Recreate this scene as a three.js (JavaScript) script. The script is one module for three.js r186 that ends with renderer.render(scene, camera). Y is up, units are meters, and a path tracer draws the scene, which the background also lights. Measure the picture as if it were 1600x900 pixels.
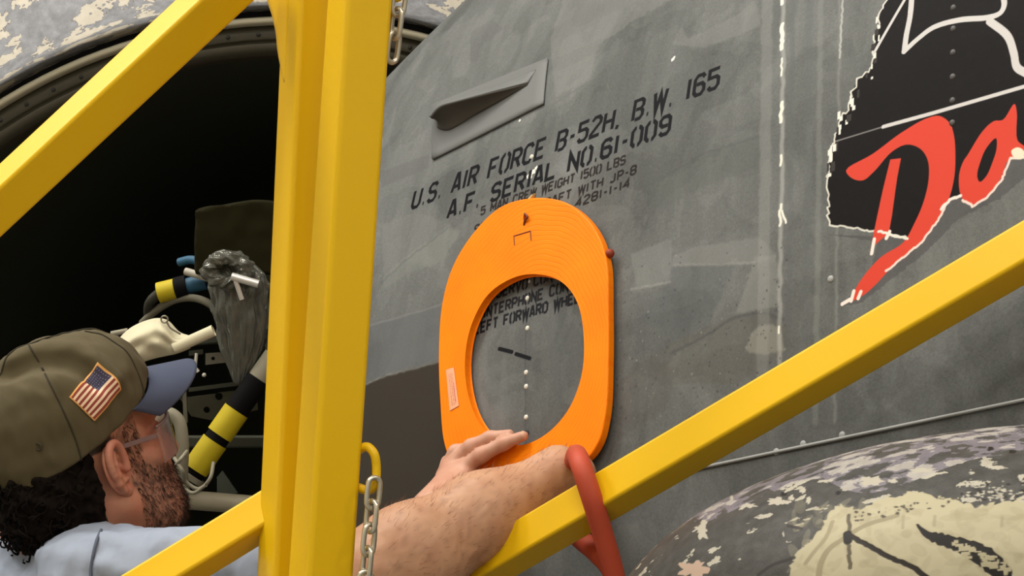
import * as THREE from 'three';
import { RoundedBoxGeometry } from 'three/addons/geometries/RoundedBoxGeometry.js';
import { mergeGeometries } from 'three/addons/utils/BufferGeometryUtils.js';
import { RectAreaLightUniformsLib } from 'three/addons/lights/RectAreaLightUniformsLib.js';
import { createNoise3D } from 'simplex-noise';

// ---------------------------------------------------------------- camera, light, exposure
RectAreaLightUniformsLib.init();
const scene = new THREE.Scene();
const FOCAL = 2680, PITCH = Math.atan(922 / FOCAL), EYE = new THREE.Vector3(0, 1.6, 0);
const camera = new THREE.PerspectiveCamera(2 * Math.atan(450 / FOCAL) * 180 / Math.PI, 16 / 9, 0.05, 60);
camera.position.copy(EYE); camera.rotation.x = PITCH;
const renderer = new THREE.WebGLRenderer();
renderer.toneMapping = THREE.LinearToneMapping;
renderer.toneMappingExposure = 0.93;
renderer.shadowMap.enabled = true;
scene.background = new THREE.Color(0x000000);
const LAMP_POWER = 29, LAMP_COLOUR = 0xfffaf2;
const ROOM = { x0: -6, x1: 6, z0: -6.5, z1: 5.5, y1: 5.4 };
// ceiling panels: [x, z]
const LAMPS = [[-2.2, 4.2], [0.8, 4.2], [3.8, 4.2], [4.6, 1.2], [-2.8, 0.4], [-0.4, 1.7], [-3.4, -1.6], [-1.2, -1.4]];

// ---------------------------------------------------------------- helpers
const V = (x, y, z) => new THREE.Vector3(x, y, z);
const lerp = THREE.MathUtils.lerp, clamp = THREE.MathUtils.clamp;
let seed = 7;
const rnd = () => { seed = (seed + 0x6d2b79f5) | 0; let t = Math.imul(seed ^ (seed >>> 15), 1 | seed); t = (t + Math.imul(t ^ (t >>> 7), 61 | t)) ^ t; return ((t ^ (t >>> 14)) >>> 0) / 4294967296; };
const noise = createNoise3D(rnd);
const fbm = (x, y, z, n = 4) => { let s = 0, a = 0.5; for (let i = 0; i < n; i++) { s += a * noise(x, y, z); x *= 2.03; y *= 2.03; z *= 2.03; a *= 0.5; } return s; };
const CR = V(1, 0, 0), CU = V(0, Math.cos(PITCH), Math.sin(PITCH)), CF = V(0, Math.sin(PITCH), -Math.cos(PITCH));
// a point seen at frame position (x, y) that stands `depth` metres in front of the lens
const at = (x, y, depth) => EYE.clone().addScaledVector(CR, (x - 800) / FOCAL * depth).addScaledVector(CU, (450 - y) / FOCAL * depth).addScaledVector(CF, depth);
const ray = (x, y) => at(x, y, 1).sub(EYE);

const used = new Map();
const numbered = (n) => { const k = used.get(n) ?? 0; used.set(n, k + 1); return k ? n + '_' + String(k).padStart(3, '0') : n; };
function tag(o, label, category, group, kind) { Object.assign(o.userData, { label, category }); if (group) o.userData.group = group; if (kind) o.userData.kind = kind; return o; }
function thing(name, base, label, category, group) { const g = new THREE.Group(); g.name = numbered(name); g.position.copy(base); scene.add(g); return tag(g, label, category, group); }
// geometry in world coordinates -> one named mesh under parent
function part(parent, name, geo, mat, label) {
  const m = new THREE.Mesh(geo, mat); m.castShadow = m.receiveShadow = true;
  m.name = parent === scene ? numbered(name) : name;
  if (parent.isGroup) m.position.copy(parent.position).negate();
  parent.add(m); if (label) m.userData.label = label; return m;
}
const structure = (name, geo, mat) => { const m = part(scene, name, geo, mat); m.userData.kind = 'structure'; return m; };
const noUV = (g) => { const o = g.index ? g.toNonIndexed() : g; for (const k of Object.keys(o.attributes)) if (k !== 'position' && k !== 'normal') o.deleteAttribute(k); return o; };
const merge = (list) => mergeGeometries(list.map(noUV));
const std = (color, roughness = 0.6, extra = {}) => new THREE.MeshPhysicalMaterial({ color, roughness, ...extra });
function box(x0, x1, y0, y1, z0, z1) { const g = new THREE.BoxGeometry(x1 - x0, y1 - y0, z1 - z0); g.translate((x0 + x1) / 2, (y0 + y1) / 2, (z0 + z1) / 2); return g; }
function basisMatrix(x, y, z, p) { return new THREE.Matrix4().makeBasis(x, y, z).setPosition(p); }
const curve = (pts, closed = false) => new THREE.CatmullRomCurve3(pts, closed, 'centripetal');
const tube = (pts, r, seg = 40, rad = 12, closed = false) => new THREE.TubeGeometry(curve(pts, closed), seg, r, rad, closed);
function cappedTube(pts, r, seg = 40, rad = 12) {
  const c = curve(pts), parts = [new THREE.TubeGeometry(c, seg, r, rad)];
  for (const t of [0, 1]) { const s = new THREE.SphereGeometry(r, rad, 8); const p = c.getPoint(t); s.translate(p.x, p.y, p.z); parts.push(s); }
  return merge(parts);
}
function rod(a, b, ra, rb = ra, seg = 20) {
  const d = b.clone().sub(a), g = new THREE.CylinderGeometry(rb, ra, d.length(), seg, 1);
  g.applyQuaternion(new THREE.Quaternion().setFromUnitVectors(V(0, 1, 0), d.clone().normalize()));
  const m = a.clone().add(b).multiplyScalar(0.5); g.translate(m.x, m.y, m.z); return g;
}
// square tube from p0 to p1 (centre line); faceDir: outward direction of its first pair of faces
function beam(p0, p1, w, faceDir, w2 = w, bevel = 0.004) {
  const d = p1.clone().sub(p0), L = d.length(); d.normalize();
  const e1 = faceDir.clone().addScaledVector(d, -faceDir.dot(d)).normalize(), e2 = d.clone().cross(e1);
  const g = new RoundedBoxGeometry(L, w, w2, 2, bevel);
  g.applyMatrix4(basisMatrix(d, e1, e2, p0.clone().add(p1).multiplyScalar(0.5))); return g;
}
// closed sheet with thickness; fn(u, v) -> point
function sheet(fn, nu, nv, th) {
  const P = [], idx = [], e = 1e-3;
  const nrm = (u, v) => { const a = fn(Math.min(1, u + e), v).sub(fn(Math.max(0, u - e), v)), b = fn(u, Math.min(1, v + e)).sub(fn(u, Math.max(0, v - e))); return a.cross(b).normalize(); };
  const uv = [];
  for (let s = 0; s < 2; s++) for (let j = 0; j <= nv; j++) for (let i = 0; i <= nu; i++) { const u = i / nu, v = j / nv, p = fn(u, v).addScaledVector(nrm(u, v), (s ? -0.5 : 0.5) * th); P.push(p.x, p.y, p.z); uv.push(u, v); }
  const N = (nu + 1) * (nv + 1), id = (s, i, j) => s * N + j * (nu + 1) + i;
  for (let j = 0; j < nv; j++) for (let i = 0; i < nu; i++) {
    idx.push(id(0, i, j), id(0, i + 1, j), id(0, i + 1, j + 1), id(0, i, j), id(0, i + 1, j + 1), id(0, i, j + 1));
    idx.push(id(1, i, j), id(1, i + 1, j + 1), id(1, i + 1, j), id(1, i, j), id(1, i, j + 1), id(1, i + 1, j + 1));
  }
  const rim = []; for (let i = 0; i < nu; i++) rim.push([i, 0, i + 1, 0]); for (let j = 0; j < nv; j++) rim.push([nu, j, nu, j + 1]);
  for (let i = nu; i > 0; i--) rim.push([i, nv, i - 1, nv]); for (let j = nv; j > 0; j--) rim.push([0, j, 0, j - 1]);
  for (const [a, b, c, d] of rim) idx.push(id(0, a, b), id(1, a, b), id(1, c, d), id(0, a, b), id(1, c, d), id(0, c, d));
  const g = new THREE.BufferGeometry(); g.setAttribute('position', new THREE.Float32BufferAttribute(P, 3)); g.setAttribute('uv', new THREE.Float32BufferAttribute(uv, 2)); g.setIndex(idx); g.computeVertexNormals(); return g;
}
// ---- signed distances and surface nets
const smin = (a, b, k) => { const h = Math.max(k - Math.abs(a - b), 0) / k; return Math.min(a, b) - h * h * k * 0.25; };
const smax = (a, b, k) => -smin(-a, -b, k);
function dCap(p, a, b, ra, rb = ra) {
  const bx = b.x - a.x, by = b.y - a.y, bz = b.z - a.z, px = p.x - a.x, py = p.y - a.y, pz = p.z - a.z;
  const t = clamp((px * bx + py * by + pz * bz) / (bx * bx + by * by + bz * bz), 0, 1);
  return Math.hypot(px - bx * t, py - by * t, pz - bz * t) - (ra + (rb - ra) * t);
}
function dEll(p, c, r) {
  const x = (p.x - c[0]) / r[0], y = (p.y - c[1]) / r[1], z = (p.z - c[2]) / r[2], k0 = Math.hypot(x, y, z), k1 = Math.hypot(x / r[0], y / r[1], z / r[2]);
  return k1 < 1e-9 ? -Math.min(...r) : k0 * (k0 - 1) / k1;
}
function nets(sdf, lo, hi, cell, colour) {
  const n = [0, 1, 2].map((k) => Math.ceil((hi.getComponent(k) - lo.getComponent(k)) / cell) + 1), [nx, ny, nz] = n, F = new Float32Array(nx * ny * nz), p = V();
  for (let k = 0, o = 0; k < nz; k++) for (let j = 0; j < ny; j++) for (let i = 0; i < nx; i++, o++) { p.set(lo.x + i * cell, lo.y + j * cell, lo.z + k * cell); F[o] = sdf(p); }
  const map = new Int32Array(F.length).fill(-1), P = [], idx = [], I = (i, j, k) => (k * ny + j) * nx + i;
  const E = [[0, 1], [2, 3], [4, 5], [6, 7], [0, 2], [1, 3], [4, 6], [5, 7], [0, 4], [1, 5], [2, 6], [3, 7]];
  for (let k = 0; k < nz - 1; k++) for (let j = 0; j < ny - 1; j++) for (let i = 0; i < nx - 1; i++) {
    const c = []; let m = 0; for (let q = 0; q < 8; q++) { const v = F[I(i + (q & 1), j + ((q >> 1) & 1), k + (q >> 2))]; c.push(v); if (v < 0) m |= 1 << q; }
    if (m === 0 || m === 255) continue;
    let x = 0, y = 0, z = 0, s = 0;
    for (const [a, b] of E) if ((c[a] < 0) !== (c[b] < 0)) { const t = c[a] / (c[a] - c[b]); x += lerp(a & 1, b & 1, t); y += lerp((a >> 1) & 1, (b >> 1) & 1, t); z += lerp(a >> 2, b >> 2, t); s++; }
    map[I(i, j, k)] = P.length / 3; P.push(lo.x + (i + x / s) * cell, lo.y + (j + y / s) * cell, lo.z + (k + z / s) * cell);
  }
  const quad = (a, b, c, d, flip) => { if (a < 0 || b < 0 || c < 0 || d < 0) return; flip ? idx.push(a, c, b, a, d, c) : idx.push(a, b, c, a, c, d); };
  for (let k = 1; k < nz - 1; k++) for (let j = 1; j < ny - 1; j++) for (let i = 1; i < nx - 1; i++) {
    const f = F[I(i, j, k)] < 0;
    if (f !== F[I(i + 1, j, k)] < 0) quad(map[I(i, j - 1, k - 1)], map[I(i, j, k - 1)], map[I(i, j, k)], map[I(i, j - 1, k)], !f);
    if (f !== F[I(i, j + 1, k)] < 0) quad(map[I(i - 1, j, k - 1)], map[I(i - 1, j, k)], map[I(i, j, k)], map[I(i, j, k - 1)], !f);
    if (f !== F[I(i, j, k + 1)] < 0) quad(map[I(i - 1, j - 1, k)], map[I(i, j - 1, k)], map[I(i, j, k)], map[I(i - 1, j, k)], !f);
  }
  const nr = new Float32Array(P.length), col = colour ? new Float32Array(P.length) : null, e = cell * 0.6, q = V(), C = new THREE.Color();
  for (let v = 0; v < P.length; v += 3) {
    const d = (x, y, z) => sdf(q.set(P[v] + x, P[v + 1] + y, P[v + 2] + z));
    const gx = d(e, 0, 0) - d(-e, 0, 0), gy = d(0, e, 0) - d(0, -e, 0), gz = d(0, 0, e) - d(0, 0, -e), l = Math.hypot(gx, gy, gz) || 1;
    nr[v] = gx / l; nr[v + 1] = gy / l; nr[v + 2] = gz / l;
    if (col) { colour(q.set(P[v], P[v + 1], P[v + 2]), C); col[v] = C.r; col[v + 1] = C.g; col[v + 2] = C.b; }
  }
  const g = new THREE.BufferGeometry(); g.setAttribute('position', new THREE.Float32BufferAttribute(P, 3)); g.setAttribute('normal', new THREE.BufferAttribute(nr, 3));
  if (col) g.setAttribute('color', new THREE.BufferAttribute(col, 3)); g.setIndex(idx); return g;
}
function canvas(w, h) { const c = document.createElement('canvas'); c.width = w; c.height = h; return [c, c.getContext('2d')]; }
function texture(c, srgb = true) { const t = new THREE.CanvasTexture(c); if (srgb) t.colorSpace = THREE.SRGBColorSpace; t.magFilter = THREE.LinearFilter; return t; }
// fill a canvas pixel by pixel: fn(x, y) -> [r, g, b]
function pixels(ctx, w, h, fn) { const im = ctx.createImageData(w, h), d = im.data; for (let y = 0, o = 0; y < h; y++) for (let x = 0; x < w; x++, o += 4) { const [r, g, b] = fn(x, y); d[o] = r; d[o + 1] = g; d[o + 2] = b; d[o + 3] = 255; } ctx.putImageData(im, 0, 0); }
function noiseMap(size, fn) { const [c, x] = canvas(size, size); pixels(x, size, size, (i, j) => { const v = clamp(fn(i / size, j / size), 0, 1) * 255; return [v, v, v]; }); const t = texture(c, false); t.wrapS = t.wrapT = THREE.RepeatWrapping; return t; }

// ---------------------------------------------------------------- hangar
const M = {};
M.floor = std(0x75736e, 0.55); M.wall = std(0xd9d6ce, 0.9); M.ceil = std(0xdddbd6, 0.9);
M.lampFrame = std(0xc8c8c4, 0.5); M.lampGlow = new THREE.MeshStandardMaterial({ color: 0xffffff, emissive: LAMP_COLOUR, emissiveIntensity: 3 });
{
  const { x0, x1, z0, z1, y1 } = ROOM, t = 0.2;
  structure('floor', box(x0 - t, x1 + t, -t, 0, z0 - t, z1 + t), M.floor);
  structure('ceiling', box(x0 - t, x1 + t, y1, y1 + t, z0 - t, z1 + t), M.ceil);
  structure('wall_left', box(x0 - t, x0, 0, y1, z0, z1), M.wall);
  structure('wall_right', box(x1, x1 + t, 0, y1, z0, z1), M.wall);
  structure('wall_back', box(x0, x1, 0, y1, z0 - t, z0), M.wall);
  structure('wall_front', box(x0, x1, 0, y1, z1, z1 + t), M.wall);
  for (const [x, z] of LAMPS) {
    const g = thing('ceiling_light', V(x, y1, z), 'white rectangular light panel under the hangar ceiling', 'ceiling light', 'light panels under the hangar ceiling');
    part(g, 'frame', merge([box(x - 0.8, x + 0.8, y1 - 0.06, y1, z - 0.35, z - 0.3), box(x - 0.8, x + 0.8, y1 - 0.06, y1, z + 0.3, z + 0.35), box(x - 0.8, x - 0.75, y1 - 0.06, y1, z - 0.3, z + 0.3), box(x + 0.75, x + 0.8, y1 - 0.06, y1, z - 0.3, z + 0.3)]), M.lampFrame);
    part(g, 'diffuser', box(x - 0.75, x + 0.75, y1 - 0.045, y1 - 0.005, z - 0.3, z + 0.3), M.lampGlow);
    const l = new THREE.RectAreaLight(LAMP_COLOUR, LAMP_POWER, 1.5, 0.6); l.position.set(x, y1 - 0.07, z); l.rotation.x = -Math.PI / 2; l.name = numbered('panel_light'); scene.add(l);
  }
}

// ---------------------------------------------------------------- aircraft: fuselage side in its own frame (a along the body, h up, n outwards), metres
const A = V(2776, 0, 0).addScaledVector(V(0, 0, 1), 922 * Math.sin(PITCH) + FOCAL * Math.cos(PITCH)).normalize(), UP = V(0, 1, 0), N = V(-A.z, 0, A.x);
const O = at(820, 555, 2.25);
const nAt = (h) => -((h + 0.2) * (h + 0.2) - 0.04) / 5.2 - 0.2 * Math.max(0, h - 0.2) ** 2;
const skinPt = (a, h, n) => O.clone().addScaledVector(A, a).addScaledVector(UP, h).addScaledVector(N, n);
function onSkin(x, y, off = 0) {              // [a, h] of the place on the side that is seen at (x, y)
  const d = ray(x, y), w = EYE.clone().sub(O); let n0 = off, a = 0, h = 0;
  for (let i = 0; i < 8; i++) { const t = (n0 - w.dot(N)) / d.dot(N), p = w.clone().addScaledVector(d, t); a = p.dot(A); h = p.y; n0 = nAt(h) + off; }
  return [a, h];
}
const onSkinPt = (x, y, off = 0) => { const [a, h] = onSkin(x, y, off); return skinPt(a, h, nAt(h) + off); };
const SK = { a0: -0.505, a1: 1.05, h0: -0.6, h1: 0.98 };
// the shoulder line where the nose rolls over to the top
const R1 = onSkin(609, 125), R2 = onSkin(729, 4), ROLL = 0.09;
const rd = [R2[0] - R1[0], R2[1] - R1[1]], rl = Math.hypot(...rd), rp = [-rd[1] / rl, rd[0] / rl];
function skinSurf(a, h, dn = 0) {
  const s = (a - R1[0]) * rp[0] + (h - R1[1]) * rp[1]; let n = nAt(h) + dn;
  if (s > 0) { const m = 1.75, t = Math.min(s / ROLL, m), ex = Math.max(0, s - m * ROLL), q = ROLL * Math.sin(t) + ex * Math.cos(m); a += rp[0] * (q - s); h += rp[1] * (q - s); n = nAt(h) + dn - ROLL * (1 - Math.cos(t)) - ex * Math.sin(m); }
  return skinPt(a, h, n);
}
const aircraft = thing('aircraft_nose', V(O.x, 0, O.z), 'grey military aircraft nose with stencilled lettering, black and red nose art and peeling paint', 'aircraft');
// paint
const TX = 2048;
const tex = (a, h) => [(a - SK.a0) / (SK.a1 - SK.a0) * TX, (1 - (h - SK.h0) / (SK.h1 - SK.h0)) * TX];
const pt = (x, y) => tex(...onSkin(x, y));
const [skC, sk] = canvas(TX, TX);
const LOWN = 513, low = new Float32Array(LOWN * LOWN);       // slow tones, worked out on every fourth pixel
for (let j = 0, o = 0; j < LOWN; j++) for (let i = 0; i < LOWN; i++, o++) {
  const u = i * 4 / 900, v = j * 4 / 900, pat = fbm(u * 2.2 + 0.3 * noise(u * 5, v * 5, 2), v * 2.2, 21, 3), over = fbm(u * 4.5 + 0.5 * noise(u * 9, v * 4, 6), v * 3.1, 40, 3);
  low[o] = fbm(u * 3, v * 3, 3, 4) * 9 + fbm(u * 16, v * 1.2, 9, 3) * 7 + (pat > 0.12 ? 5 : pat < -0.14 ? -6 : 0) + (over > 0.2 ? 5 : over < -0.22 ? -5 : 0);
}
pixels(sk, TX, TX, (x, y) => {
  const i = x >> 2, j = y >> 2, fx = (x & 3) / 4, fy = (y & 3) / 4, o = j * LOWN + i, b = lerp(lerp(low[o], low[o + 1], fx), lerp(low[o + LOWN], low[o + LOWN + 1], fx), fy) + (rnd() - 0.5) * 15 + noise(x / 7, y / 7, 1) * 3.5;
  return [99 + b, 101 + b, 99 + b];
});
const path = (pts, close = true) => { sk.beginPath(); pts.forEach(([x, y], i) => { const [X, Y] = pt(x, y); i ? sk.lineTo(X, Y) : sk.moveTo(X, Y); }); if (close) sk.closePath(); };
const smooth = (pts, close = true, n = 6) => { const c = new THREE.CatmullRomCurve3(pts.map(([x, y]) => V(x, y, 0)), close, 'centripetal'); return c.getPoints(pts.length * n).map((p) => [p.x, p.y]); };
const fill = (pts, style, alpha = 1) => { sk.globalAlpha = alpha; sk.fillStyle = style; path(pts); sk.fill(); sk.globalAlpha = 1; };
const line = (pts, style, w, alpha = 1) => { sk.globalAlpha = alpha; sk.strokeStyle = style; sk.lineWidth = w; sk.lineJoin = sk.lineCap = 'round'; path(pts, false); sk.stroke(); sk.globalAlpha = 1; };
const ragged = (pts, amp, step = 4) => { const out = []; for (let i = 0; i < pts.length - 1; i++) { const [x0, y0] = pts[i], [x1, y1] = pts[i + 1], n = Math.max(1, Math.round(Math.hypot(x1 - x0, y1 - y0) / step)); for (let k = 0; k < n; k++) out.push([lerp(x0, x1, k / n) + (rnd() - 0.5) * amp, lerp(y0, y1, k / n) + (rnd() - 0.5) * amp]); } out.push(pts[pts.length - 1]); return out; };
// overpainted areas with their own outlines
sk.filter = 'blur(1.4px)';
fill(ragged([[480, 640], [600, 588], [690, 563], [730, 556], [735, 960], [480, 1010]], 2), '#37322a', 0.95);
line(ragged([[480, 642], [600, 588], [690, 564]], 2), '#8d8e8c', 3, 0.7);
fill(ragged([[560, 512], [640, 490], [690, 475], [692, 562], [600, 586], [560, 596]], 2), '#5c5e60', 0.55);
line(ragged([[560, 514], [640, 491], [695, 474]], 2), '#9a9b99', 2, 0.5);
fill([[590, 270], [625, 258], [672, 240], [670, 262], [598, 292]], '#585a58', 0.35);
fill(ragged([[985, 398], [1050, 372], [1048, 440], [1020, 446], [995, 450]], 3), '#8c8d8a', 0.34);
fill(ragged([[1052, 400], [1090, 385], [1185, 370], [1215, 400], [1180, 412], [1050, 414]], 4), '#878885', 0.4);
fill(ragged([[1052, 416], [1150, 412], [1120, 480], [1060, 520], [1000, 500], [1040, 450]], 6), '#54565a', 0.22);
fill(ragged([[1010, 560], [1060, 530], [1110, 510], [1140, 495], [1190, 488], [1232, 510], [1235, 545], [1150, 600], [1030, 600]], 5), '#58554f', 0.32);
line(ragged(smooth([[1050, 552], [1110, 520], [1140, 500], [1190, 489], [1225, 500]], false), 2), '#434546', 4, 0.5);
fill(ragged([[1168, 530], [1185, 510], [1205, 505], [1222, 520], [1225, 548], [1190, 555], [1165, 548]], 4), '#9b9a8e', 0.45);
fill(ragged([[1165, 440], [1180, 400], [1214, 400], [1216, 480], [1150, 490]], 5), '#8a8b87', 0.45);
fill(ragged([[870, 150], [925, 122], [935, 70], [1010, 20], [1100, -30], [900, -60], [860, 60]], 4), '#898a87', 0.3);
line(ragged([[860, 165], [922, 128], [934, 72], [1010, 24]], 2), '#56585a', 2.5, 0.35);
fill(ragged([[1050, 70], [1065, 40], [1075, 60], [1150, 25], [1180, 0], [1190, 40], [1100, 75]], 3), '#8b8c88', 0.28);
fill(ragged([[1010, 290], [1100, 240], [1190, 210], [1190, 260], [1080, 300], [1030, 330]], 5), '#575958', 0.3);
line(ragged([[1010, 292], [1100, 240], [1190, 212]], 3), '#4b4d4d', 2.5, 0.4);
fill(ragged([[735, 50], [770, 30], [785, 45], [752, 74], [745, 100], [735, 96]], 3), '#4f5052', 0.2);
fill(ragged([[600, 350], [650, 330], [720, 360], [690, 420], [640, 410], [600, 430]], 6), '#83847f', 0.22);
fill(ragged([[598, 432], [640, 396], [694, 356], [720, 362], [690, 410], [640, 425], [600, 452]], 4), '#84867f', 0.3);
line(ragged([[596, 440], [640, 402], [700, 356]], 3), '#4d5052', 2.5, 0.5);
fill(ragged([[960, 470], [1040, 450], [1130, 455], [1105, 510], [1030, 548], [965, 560]], 5), '#4f5254', 0.22);
fill(ragged([[960, 600], [1010, 560], [1060, 575], [1040, 640], [965, 690]], 5), '#54504c', 0.3);
line(ragged([[986, 452], [1020, 446], [1048, 440]], 2), '#a2a39f', 3, 0.5); line(ragged([[1052, 414], [1120, 413], [1180, 410]], 2), '#9c9d99', 3, 0.45);
fill(ragged([[740, 590], [790, 560], [800, 690], [760, 670]], 5), '#77797a', 0.22); fill(ragged([[850, 500], [905, 480], [910, 600], [870, 640]], 5), '#55585a', 0.25);
for (const [x, w, al, c] of [[1196, 22, 0.28, '#9a9b97'], [1222, 8, 0.6, '#a9a9a3'], [1236, 10, 0.35, '#5a5c5b'], [1262, 14, 0.3, '#5f6160'], [1280, 10, 0.32, '#8f908c'], [1310, 5, 0.3, '#a3a49f']]) line(ragged([[x + 3, -40], [x, 250], [x - 4, 500], [x - 6, 660]], 3, 12), c, w, al);
sk.filter = 'none';
for (const [y0, y1, w] of [[-10, 6, 7], [38, 76, 8], [92, 118, 4], [160, 190, 7], [244, 258, 5], [320, 352, 5], [512, 520, 4]]) line(ragged([[1223 - y0 * 0.01, y0], [1222 - y1 * 0.01, y1]], 3, 5), '#e4e1d4', w, 0.95);
line(ragged([[1222, 330], [1228, 348]], 2), '#e4e1d4', 4); line(ragged([[1318, -20], [1312, 90]], 2), '#b9bab4', 4, 0.7);
fill(ragged([[1150, 672], [1235, 636], [1240, 646], [1200, 668], [1120, 706], [960, 782], [950, 776]], 3), '#9d9d92', 0.85);
line(ragged([[1040, 742], [1150, 690], [1240, 650]], 3), '#2e2e2d', 3, 0.7);
line(ragged([[822, 230], [821, 700]], 1, 20), '#4d4f50', 4, 0.5); line([[780, 545], [800, 550]], '#17171a', 7); line([[806, 553], [828, 560]], '#17171a', 7);
line(ragged([[733, 545], [734, 575]], 2), '#24211f', 4); 
for (const [x, y, r] of [[830, 246, 6], [833, 268, 7], [828, 275, 8], [838, 262, 4], [826, 440, 4], [1052, 92, 5], [812, 188, 3], [978, 782, 3]]) { const [X, Y] = pt(x, y); sk.fillStyle = '#e6e3d8'; sk.beginPath(); for (let k = 0; k < 9; k++) { const t = k / 9 * 6.283, q = r * (0.6 + 0.7 * rnd()); sk.lineTo(X + q * Math.cos(t), Y + q * Math.sin(t)); } sk.fill(); }
for (let k = 0; k < 260; k++) { const x = 900 + rnd() * 330, y = 380 + rnd() * 280, [X, Y] = pt(x, y); sk.fillStyle = rnd() < 0.75 ? '#3c3d3d' : '#8f908c'; sk.globalAlpha = 0.55; sk.fillRect(X, Y, 1 + rnd() * 3, 1 + rnd() * 3); } sk.globalAlpha = 1;
// stencil lettering: strokes on a 4 x 6 grid
const GLYPH = { A: '0,0 1.6,6 2.4,6 4,0|.8,1.7 3.2,1.7', B: '0,0 0,6 3,6 4,5.2 4,4 3.1,3.1 .9,3.1|3.1,3.1 4,2.1 4,.9 3,0 .9,0', C: '4,1.2 3,0 1,0 0,1 0,5 1,6 3,6 4,4.8', D: '.0,0 0,6|.9,6 2.8,6 4,4.8 4,1.2 2.8,0 .9,0', E: '4,0 0,0 0,6 4,6|.8,3.1 3.2,3.1', F: '0,0 0,6 4,6|.8,3.1 3.2,3.1', G: '4,4.8 3,6 1,6 0,5 0,1 1,0 3,0 4,1 4,2.8 2.4,2.8', H: '0,0 0,6|4,0 4,6|.7,3 3.3,3', I: '.5,0 .5,6', J: '3.4,6 3.4,1 2.6,0 1,0 0,1', K: '0,0 0,6|4,6 .8,3 4,0', L: '0,6 0,0 4,0', M: '0,0 0,6 2.5,2 5,6 5,0', N: '0,0 0,6 4,0 4,6', O: '1.5,6 1,6 0,5 0,1 1,0 1.5,0|2.5,0 3,0 4,1 4,5 3,6 2.5,6', P: '0,0 0,6 3,6 4,5 4,3.8 3,2.8 .8,2.8', R: '0,0 0,6 3,6 4,5 4,3.9 3,3 .8,3|2,3 4,0', S: '0,1 1,0 3,0 4,1 4,2.2 3.2,3 .8,3.2 0,4 0,5 1,6 3,6 4,5', T: '0,6 4,6|2,5.4 2,0', U: '0,6 0,1 1,0 3,0 4,1 4,6', V: '0,6 2,0 4,6', W: '0,6 1.1,0 2.6,5 4.1,0 5.2,6', Y: '0,6 2,3 4,6|2,3 2,0', 1: '.5,0 .5,6', 2: '0,5 1,6 3,6 4,5 4,4 0,.8 0,0 4,0', 4: '3,0 3,6 0,2 4,2', 5: '0,1 1,0 3,0 4,1 4,2.8 3,3.6 0,3.6 0,6 4,6', 6: '4,5 3,6 1,6 0,5 0,1 1,0 3,0 4,1 4,2.4 3,3.3 .8,3.3', 8: '1,3.1 0,4 0,5 1,6 3,6 4,5 4,4 3,3.1 1,3.1 0,2.2 0,1 1,0 3,0 4,1 4,2.2 3,3.1', 9: '0,1 1,0 3,0 4,1 4,5 3,6 1,6 0,5 0,3.8 1,2.8 3.2,2.8', 0: '1.5,6 1,6 0,5 0,1 1,0 1.5,0|2.5,0 3,0 4,1 4,5 3,6 2.5,6', '.': '.2,.3 .9,.3', ',': '.6,.6 .2,-.6', '-': '.2,2.9 2.2,2.9' };
const wide = (c) => (c === ' ' ? 2.6 : c === 'I' || c === '1' ? 1 : c === '.' || c === ',' ? 1 : c === '-' ? 2.4 : c === 'W' || c === 'M' ? 5 : 4);
function stencil(text, p0, p1, cap, colour, alpha, weight, gap = 1.9) {
  const [x0, y0] = pt(...p0), [x1, y1] = pt(...p1); let total = -gap; for (const c of text) total += wide(c) + gap;
  const dx = (x1 - x0) / total, dy = (y1 - y0) / total, mid = [(p0[0] + p1[0]) / 2, (p0[1] + p1[1]) / 2], ch = (pt(...mid)[1] - pt(mid[0], mid[1] - cap)[1]) / 6;
  sk.strokeStyle = colour; sk.globalAlpha = alpha; sk.lineWidth = weight; sk.lineCap = 'butt'; sk.lineJoin = 'miter'; let w = 0;
  for (const c of text) {
    if (GLYPH[c]) for (const s of GLYPH[c].split('|')) { sk.beginPath(); s.split(' ').forEach((q, i) => { const [gx, gy] = q.split(',').map(Number), X = x0 + (w + gx) * dx, Y = y0 + (w + gx) * dy - gy * ch; i ? sk.lineTo(X, Y) : sk.moveTo(X, Y); }); sk.stroke(); }
    w += wide(c) + gap;
  }
  sk.globalAlpha = 1;
}
stencil('U.S. AIR FORCE B-52H, B.W. 165', [643, 326], [1121, 136], 27, '#0e0e12', 1, 7.4);
stencil('A.F. SERIAL NO.61-009', [699, 341], [1045, 207], 25, '#0e0e12', 1, 7.4);
stencil('5 MAN CREW WEIGHT 1500 LBS', [751, 336], [976, 256], 12, '#1a1413', 0.85, 4);
stencil('SERVICE AIRCRAFT WITH JP-8', [741, 365], [993, 271], 12, '#1a1413', 0.85, 4);
stencil('T.O. NO. 4281-1-14', [816, 356], [983, 292], 12, '#1a1413', 0.85, 4);
stencil('SERVO CONTROL', [776, 465], [905, 424], 15, '#141418', 0.8, 4.4);
stencil('INTERPHONE CONTROL', [756, 496], [930, 440], 15, '#141418', 0.85, 4.4);
stencil('LEFT FORWARD WHEEL', [742, 522], [916, 468], 15, '#141418', 0.9, 4.6);
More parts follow.
